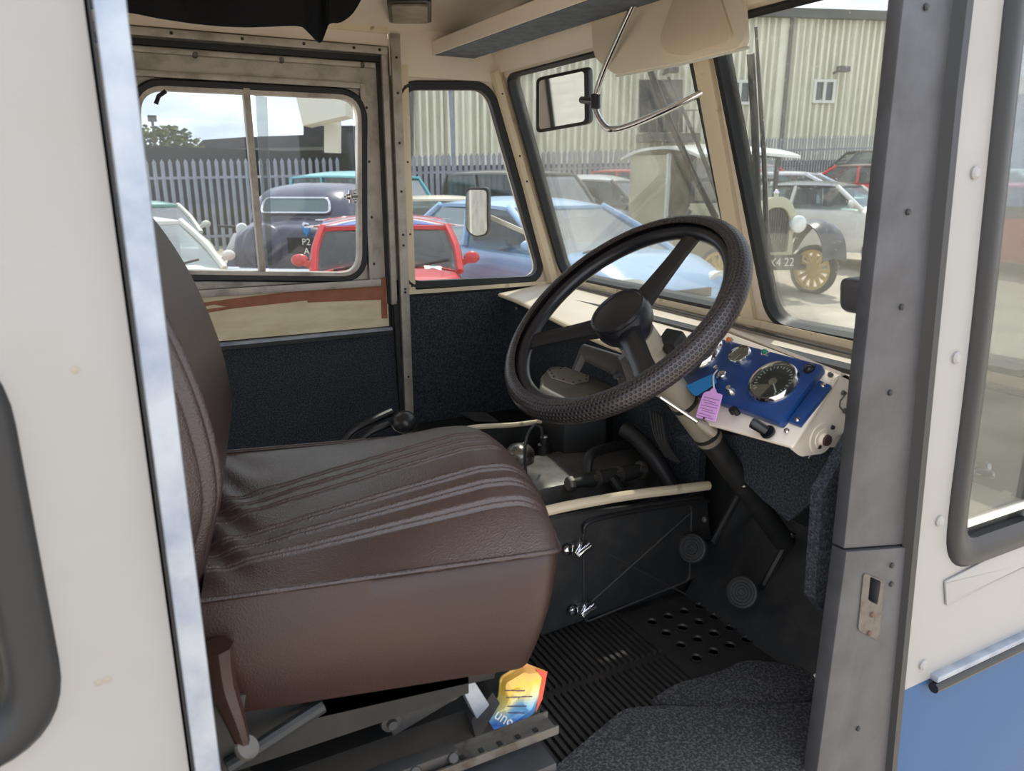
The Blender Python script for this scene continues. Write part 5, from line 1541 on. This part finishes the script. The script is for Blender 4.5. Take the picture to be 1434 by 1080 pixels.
car('off_road_car', 'dark grey boxy off-roader parked behind the blue hatchback', 750, 15.5, -52, (84, 86, 92), L=4.4, W=1.8, H=1.76, belt=1.12, hood=1.06, sill=.32, cab=(-.49, -.46, .06, .20), roofc=(120, 118, 114), wr=.37, glassin=.86)
car('camper_van', 'turquoise van with a paler roof behind the navy saloon', 514, 16.6, -40, (92, 178, 190), L=3.4, W=1.75, H=1.84, belt=1.15, hood=1.02, sill=.3, cab=(-.49, -.47, .22, .36), roofc=(120, 196, 204), wr=.32, glassin=.88, crown=.12)
car('coupe_car', 'white fastback coupe behind the black roofed saloon', 1130, 16.2, -32, (224, 226, 232), L=4.3, W=1.7, H=1.42, belt=.98, hood=.9, sill=.25, cab=(-.44, -.22, .02, .22), wr=.33)
car('red_car', 'bright red saloon partly behind the white coupe', 1240, 20.6, -38, (204, 44, 46), L=4.3, W=1.7, H=1.44, belt=.98, hood=.9, sill=.25, cab=(-.40, -.26, .04, .22), roofc=(92, 66, 70), wr=.33)
car('black_estate_car', 'black estate car with roof rails at the back of the yard', 1212, 25, 172, (40, 42, 46), L=4.6, W=1.8, H=1.74, belt=1.08, hood=1.0, sill=.3, cab=(-.48, -.44, .1, .24), wr=.33)
car('red_white_car', 'red car with a pale pinkish roof just behind the vintage lorry', 1056, 19, -40, (200, 52, 62), L=3.9, W=1.65, H=1.52, belt=1.05, hood=.95, cab=(-.42, -.30, .06, .22), roofc=(226, 190, 204), front='classic', wr=.3)
car('grey_roof_car', 'old dark car with a pale grey roof left of the vintage lorry', 853, 16.5, -30, (70, 66, 66), L=3.8, W=1.6, H=1.58, belt=1.05, hood=.98, cab=(-.44, -.32, .08, .22), roofc=(196, 196, 198), front='classic', wr=.32, crown=.12)
car('red_pickup_car', 'red car beyond the grey roofed car by the fence', 868, 19, -20, (196, 60, 60), L=3.8, W=1.6, H=1.62, belt=1.0, hood=.95, cab=(-.2, -.14, .2, .3), wr=.33)
car('white_saloon_car', 'white square saloon at the left of the passenger door window', 148, 7.5, -46, (226, 224, 214), L=4.0, W=1.62, H=1.30, belt=.86, hood=.80, cab=(-.38, -.26, .04, .19), front='classic', wr=.29)
car('green_estate_car', 'pale green topped estate car behind the white saloon', 182, 11.7, -55, (206, 206, 194), L=4.0, W=1.62, H=1.34, belt=.95, hood=.85, cab=(-.46, -.40, .04, .2), roofc=(110, 168, 150), wr=.29)
car('red_saloon_car', 'red car seen through the near quarter light', 1500, 11.9, -62, (196, 40, 52), L=4.2, W=1.7, H=1.42, belt=.93, hood=.88, cab=(-.40, -.28, .04, .2), roofc=(214, 90, 92), front='classic', wr=.3)
car('pale_green_car', 'pale green hatchback further back in the near quarter light', 1440, 15.5, -70, (176, 206, 200), L=4.0, W=1.7, H=1.5, belt=1.0, hood=.9, wr=.3)
# black roofed classic saloon with alloy wheels
car('classic_saloon_car', 'white classic saloon with a black roof and alloy wheels', 1172, 13.4, -42, (226, 224, 220), L=3.7, W=1.55, H=1.38, belt=.98, hood=.93, sill=.25, cab=(-.40, -.28, .06, .19), roofc=(52, 54, 62), front='classic', wr=.29, spokes=8, ax=(-.32, .30), crown=.08)

# navy saloon seen from behind
nv = thing('vintage_saloon', 'navy vintage saloon seen from behind with a chrome ringed rear window', 'car', (0, 0, 0))
NP = paint('navy_paint', (66, 66, 88))
st = [(-2.05, .45, .75, .55), (-2.0, .38, .98, .70), (-1.85, .32, 1.06, .76), (-1.55, .3, 1.12, .80), (-1.2, .3, 1.13, .83), (0, .3, 1.12, .84), (.9, .3, 1.08, .78), (1.9, .35, 1.0, .55), (2.05, .4, .9, .45)]
rg = []
for p in catmull([Vec(s_[:3]) for s_ in st], 4): rg.append(p)
hw_ = catmull([Vec((s_[3], 0, 0)) for s_ in st], 4)
R_ = []
for p, q in zip(rg, hw_):
    hw, zb, zt = q.x, p.y, p.z
    h = zt-zb
    half = [(hw*.92, zb), (hw, zb+h*.3), (hw*1.0, zb+h*.6), (hw*.93, zb+h*.85), (hw*.7, zt-.01), (0, zt+.02)]
    R_.append([(p.x, y, z) for y, z in half]+[(p.x, -y, z) for y, z in half[-2::-1]])
MB().loft(R_).build('body', NP, nv, smooth=60)
gh = []
for x, z0_, z1_, hw in ((-1.50, 1.05, 1.10, .60), (-1.42, 1.0, 1.32, .68), (-1.28, 1.0, 1.46, .71), (-1.0, 1.0, 1.56, .72), (-.5, 1.0, 1.61, .72), (.1, 1.0, 1.60, .71), (.55, 1.0, 1.52, .68), (.7, 1.0, 1.30, .66), (.82, 1.0, 1.08, .62)):
    h = z1_-z0_
    half = [(hw*1.06, z0_), (hw*1.02, z0_+h*.5), (hw*.95, z0_+h*.8), (hw*.8, z0_+h*.95), (hw*.45, z1_), (0, z1_+.01)]
    gh.append([(x, y, z) for y, z in half]+[(x, -y, z) for y, z in half[-2::-1]])
MB().loft(gh).build('cabin', NP, nv, smooth=60)
NF = Fr((-1.415, 0, 1.30), (0, -1, 0), (.5, 0, 1))
if NF.n.x > 0: NF.n = -NF.n
NF.o = Vec((-1.435, 0, 1.29))
wv = roundp([(-.50, -.10), (.50, -.10), (.46, .12), (-.46, .12)], .08, 5)
MB().plate(NF, wv, [], -.05, .03).build('rear_window', mat('dark_car_glass', (92, 112, 116), .08, spec=.8), nv)
MB().tube([NF.p(a, b, .034) for a, b in wv], .018, 8, True).build('chrome_surround', CHROME, nv, smooth=60)
MB().lathe([(.001, .10), (.24, .09), (.30, .05), (.32, .0), (.32, -.1)], (-1.98, .28, .78), (-1, 0, .12), 28).build('spare_wheel_cover', NP, nv, smooth=60)
MB().tube([(-1.86, -.30, 1.075), (-1.93, -.27, 1.09)], .025, 8).build('boot_handle', CHROME, nv)
for sg in (1, -1):
    MB().loft([[(x, sg*(.70+.17*cos(a)), .55+.30*k_*sin(a)+zo) for a in [2*pi*j/14 for j in range(14)]] for x, k_, zo in ((-2.0, .3, -.1), (-1.85, .8, 0), (-1.5, 1.2, .02), (-1.1, 1.1, 0), (-.8, .6, -.1))]).build('rear_wing', NP, nv, smooth=60)
    ty, rm_ = wheel_meshes(.33, .17, None, 0)
    ty.v = [p+Vec((-1.35, sg*.74, .33)) for p in ty.v]
    ty.build('wheel', TYRE, nv)
MB().tube([(-2.12, -.8, .48), (-2.16, 0, .48), (-2.12, .8, .48)], .05, 8).build('bumper', CHROME, nv)
NB = Fr((-2.075, -.35, .80), (0, -1, 0), (0, 0, 1))
MB().plate(NB, [(-.26, -.09), (.26, -.09), (.26, .12), (-.26, .12)], [], -.02, .012).build('number_plate', TYRE, nv)
text('P2\nA', .12, NB, 0, .0, .015, 0, LETTER, 'plate_lettering', nv)
NC = Fr((-2.06, -.36, 1.0), (0, -1, 0), (0, 0, 1))
MB().plate(NC, [(-.06, .06), (.06, .06), (0, -.07)], [], -.02, .03).build('triangle_badge', SKYTAG, nv)
q = ext(462, 253, 12.2); nv.location = (q.x, q.y, 0); nv.rotation_euler = (0, 0, radians(84)-YAW)

# scooter against the fence
sc_ = thing('scooter', 'turquoise and white scooter parked by the palisade fence', 'scooter', (0, 0, 0))
TQ = paint('turquoise_paint', (60, 160, 178))
for x in (-.6, .62):
    MB().lathe([(.13, -.05), (.2, -.045), (.215, 0), (.2, .045), (.13, .05), (.13, -.05)], (x, 0, .215), (0, 1, 0), 20).build('wheel', TYRE, sc_)
MB().loft([[(x, w*cos(a), z+h*sin(a)) for a in [2*pi*j/12 for j in range(12)]] for x, z, w, h in ((-.85, .5, .05, .05), (-.7, .52, .2, .18), (-.45, .55, .24, .2), (-.2, .52, .16, .14), (-.08, .45, .05, .05))]).build('rear_bodywork', TQ, sc_, smooth=60)
MB().loft([[(x, w*cos(a), z+.04*sin(a)) for a in [2*pi*j/10 for j in range(10)]] for x, z, w in ((-.8, .76, .08), (-.5, .79, .15), (-.1, .76, .1))]).build('saddle', CLADW, sc_, smooth=60)
MB().prism([(.40, -.22, .3), (.40, .22, .3), (.50, .24, .7), (.50, .12, .92), (.50, -.12, .92), (.50, -.24, .7)], (.04, 0, 0)).build('leg_shield', FWH, sc_, bevel=.01)
MB().box((.1, 0, .25), (.75, .36, .06)).build('footboard', TQ, sc_, bevel=.01)
MB().tube([(.62, 0, .22), (.48, 0, 1.0)], .035, 8).tube([(.44, -.32, 1.02), (.5, 0, 1.0), (.44, .32, 1.02)], .02, 8).build('handlebar', BLACKM, sc_)
MB().lathe([(.001, .06), (.07, .05), (.085, 0)], (.56, 0, .98), (1, 0, 0), 14).build('headlamp', LENS, sc_, smooth=60)
MB().loft([[(x, .09*cos(a), .30+z+.1*abs(sin(a))) for a in [pi*j/8 for j in range(9)]] for x, z in ((.36, 0), (.5, .08), (.68, .08), (.84, 0))], closed=False).build('front_mudguard', TQ, sc_, smooth=60)
q = ext(334, 253, 11.5); sc_.location = (q.x, q.y, 0); sc_.rotation_euler = (0, 0, radians(-72)-YAW)

# vintage lorry: cream cab under a white bowed roof, gold spoked wheels, tall radiator
vl = thing('vintage_lorry', 'cream vintage lorry with white bowed roof and gold spoked wheels', 'lorry', (0, 0, 0))
VC = paint('lorry_cream', (196, 190, 160)); VK = paint('lorry_black', (52, 52, 60)); VW = paint('lorry_white', (238, 238, 232))
def sect(x, w, z0_, z1_, r=.12):
    P = roundp([(-w, z0_), (w, z0_), (w, z1_), (-w, z1_)], [.02, .02, r, r], 4)
    return [(x, a, b) for a, b in P]
MB().loft([sect(.45, .52, .55, 1.22), sect(.9, .36, .55, 1.30, .2), sect(1.45, .27, .55, 1.30, .22)]).build('bonnet', VC, vl, smooth=40)
RF = Fr((1.47, 0, 0), (0, 1, 0), (0, 0, 1))
ro = roundp([(-.29, .55), (.29, .55), (.30, 1.15), (.16, 1.36), (-.16, 1.36), (-.30, 1.15)], [.05, .05, .15, .15, .15, .15], 6)
ri = roundp([(-.21, .62), (.21, .62), (.22, 1.06), (.12, 1.22), (-.12, 1.22), (-.22, 1.06)], [.03, .03, .12, .12, .12, .12], 6)
MB().plate(RF, ro, [ri], -.02, .10).build('radiator_shell', VC, vl, bevel=.01)
rc_ = MB().plate(RF, ri, [], .0, .06).build('radiator_core', GRILLE, vl)
for k in range(11):
    y = -.19+.038*k
    MB().bar((1.54, y, .63), (1.54, y, 1.20-1.4*abs(y)**1.6), .008, .01, (1, 0, 0)).build('radiator_bar', STEEL, rc_)
MB().lathe([(.03, 0), (.03, .05), (.045, .06), (.02, .10), (.001, .11)], (1.50, 0, 1.35), (0, 0, 1), 12).build('filler_cap', CHROME, vl, smooth=60)
for sg in (1, -1):
    MB().lathe([(.001, .03), (.09, .025), (.115, .0), (.12, -.02), (.10, -.10), (.05, -.16), (.001, -.18)], (1.66, sg*.29, 1.0), (1, 0, 0), 22).build('headlamp', LENS, vl, smooth=50)
    MB().tube([(1.60, sg*.29, .90), (1.5, sg*.28, .6)], .02, 6).build('headlamp_bracket', CHROME, vl)
    P = [(1.92, .52), (1.86, .76), (1.70, .93), (1.48, 1.0), (1.22, .97), (.98, .80), (.75, .55), (.45, .42), (-.2, .40)]
    rg = []
    for x, y, _ in [tuple(p) for p in catmull([(a, b, 0) for a, b in P], 4)]:
        rg.append([(x, sg*(.52+.38*k/6), y+.05*sin(pi*k/6)) for k in range(7)]+[(x, sg*(.52+.38*k/6), y+.05*sin(pi*k/6)-.02) for k in range(6, -1, -1)])
    MB().loft(rg).build('front_wing', VK if sg > 0 else VC, vl, smooth=60)
    for x in (1.45, -1.2):
        wa = Vec((-sin(radians(22)), cos(radians(22)), 0))*sg if x > 0 else Vec((0, sg, 0))
        ty = MB().lathe([(.285, -.05), (.32, -.055), (.35, -.03), (.35, .03), (.32, .055), (.285, .05), (.285, -.05)], (x, sg*.74, .35), wa, 36, True)
        w_o = ty.build('wheel', TYRE, vl, smooth=60)
        rm_ = MB().lathe([(.288, -.04), (.288, .045), (.242, .045), (.242, -.04), (.288, -.04)], (x, sg*.74, .35), wa, 36, True)
        rm_.lathe([(.09, -.05), (.09, .05), (.05, .08), (.001, .09)], (x, sg*.74, .35), wa, 16)
        for k in range(12 if True else 0):
            a = 2*pi*k/12
            we = wa.cross(Vec((0, 0, 1)))
            rm_.bar((x, sg*.74, .35), Vec((x, sg*.74, .35))+we*.26*cos(a)+Vec((0, 0, .26*sin(a))), .05, .04, wa)
        rm_.build('gold_spoked_rim', GOLD, w_o, smooth=40)
MB().tube([(1.45, -.6, .4), (1.45, .6, .4)], .035, 8).build('front_axle', BLACKM, vl)
MB().box((.0, 0, .47), (2.9, .7, .12)).build('chassis', BLACKM, vl)
NPF = Fr((1.72, -.02, .50), (0, 1, 0), (0, 0, 1))
MB().plate(NPF, [(-.36, -.10), (.36, -.10), (.36, .10), (-.36, .10)], [], -.01, .01).build('number_plate', TYRE, vl)
text('PX4 22', .16, NPF, 0, 0, .012, 0, LETTER, 'plate_lettering', vl)
# cab
MB().box((.42, 0, .95), (.08, 1.42, .62)).build('scuttle', VC, vl, bevel=.01)
MB().box((-.55, 0, .70), (1.0, 1.42, .34)).build('seat_box', VC, vl, bevel=.01)
MB().box((-.45, 0, .95), (.5, 1.2, .16)).build('bench_seat', BLACKM, vl, bevel=.03)
WIN = Fr((.44, 0, 0), (0, 1, 0), (0, 0, 1))
MB().plate(WIN, [(-.71, 1.25), (.71, 1.25), (.71, 1.98), (-.71, 1.98)], [[(-.66, 1.29), (.66, 1.29), (.66, 1.56), (-.66, 1.56)], [(-.66, 1.60), (.66, 1.60), (.66, 1.90), (-.66, 1.90)]], -.02, .02).build('windscreen_frame', VK, vl)
MB().plate(WIN, [(-.68, 1.27), (.68, 1.27), (.68, 1.93), (-.68, 1.93)], [], -.003, .003).build('windscreen_pane', glassmat('lorry_glass', dust=.08, gloss=.3), vl)
MB().box((.15, .25, 1.2), (.3, .4, .04)).tube([(.25+.0*k, .25+.2*cos(k*pi/8), 1.28+.2*sin(k*pi/8)) for k in range(16)], .014, 6, True).build('steering_wheel', BLACKM, vl)
for sg in (1, -1):
    SF = Fr((0, sg*.71, 0), (1, 0, 0), (0, 0, 1))
    MB().plate(SF, [(-1.75, .55), (-.2, .55), (-.1, .75), (-.28, 1.05), (-.28, 1.95), (-1.75, 1.98)], [], -.015, .015).build('side_panel', VC, vl)
    MB().bar((-.3, sg*.72, .6), (-.3, sg*.72, 1.97), .05, .05, (1, 0, 0)).build('door_post', VW, vl)
    MB().bar((.40, sg*.70, 1.2), (.40, sg*.70, 2.0), .05, .05, (1, 0, 0)).build('front_post', VK, vl)
MB().plate(Fr((-1.74, 0, 0), (0, 1, 0), (0, 0, 1)), [(-.71, .55), (.71, .55), (.71, 2.0), (-.71, 2.0)], [], -.015, .015).build('rear_panel', VC, vl)
rg = []
for k in range(17):
    x = -1.95+2.75*k/16
    z = 2.10-.13*abs((x+.62)/1.3)**2.4
    rg.append([(x, -.82, z-.02), (x, 0, z+.03), (x, .82, z-.02), (x, .82, z-.06), (x, 0, z-.01), (x, -.82, z-.06)])
MB().loft(rg).build('bowed_roof', VW, vl, smooth=60)
MB().tube([(.5, -.72, .9), (.52, -.80, 1.05), (.5, -.74, 1.15)], .035, 8).build('side_horn', BLACKM, vl)
q = ext(1008, 253, 11.9); vl.location = (q.x, q.y, gz(q.x, q.y)-.04); vl.rotation_euler = (0, 0, radians(-75)-YAW)
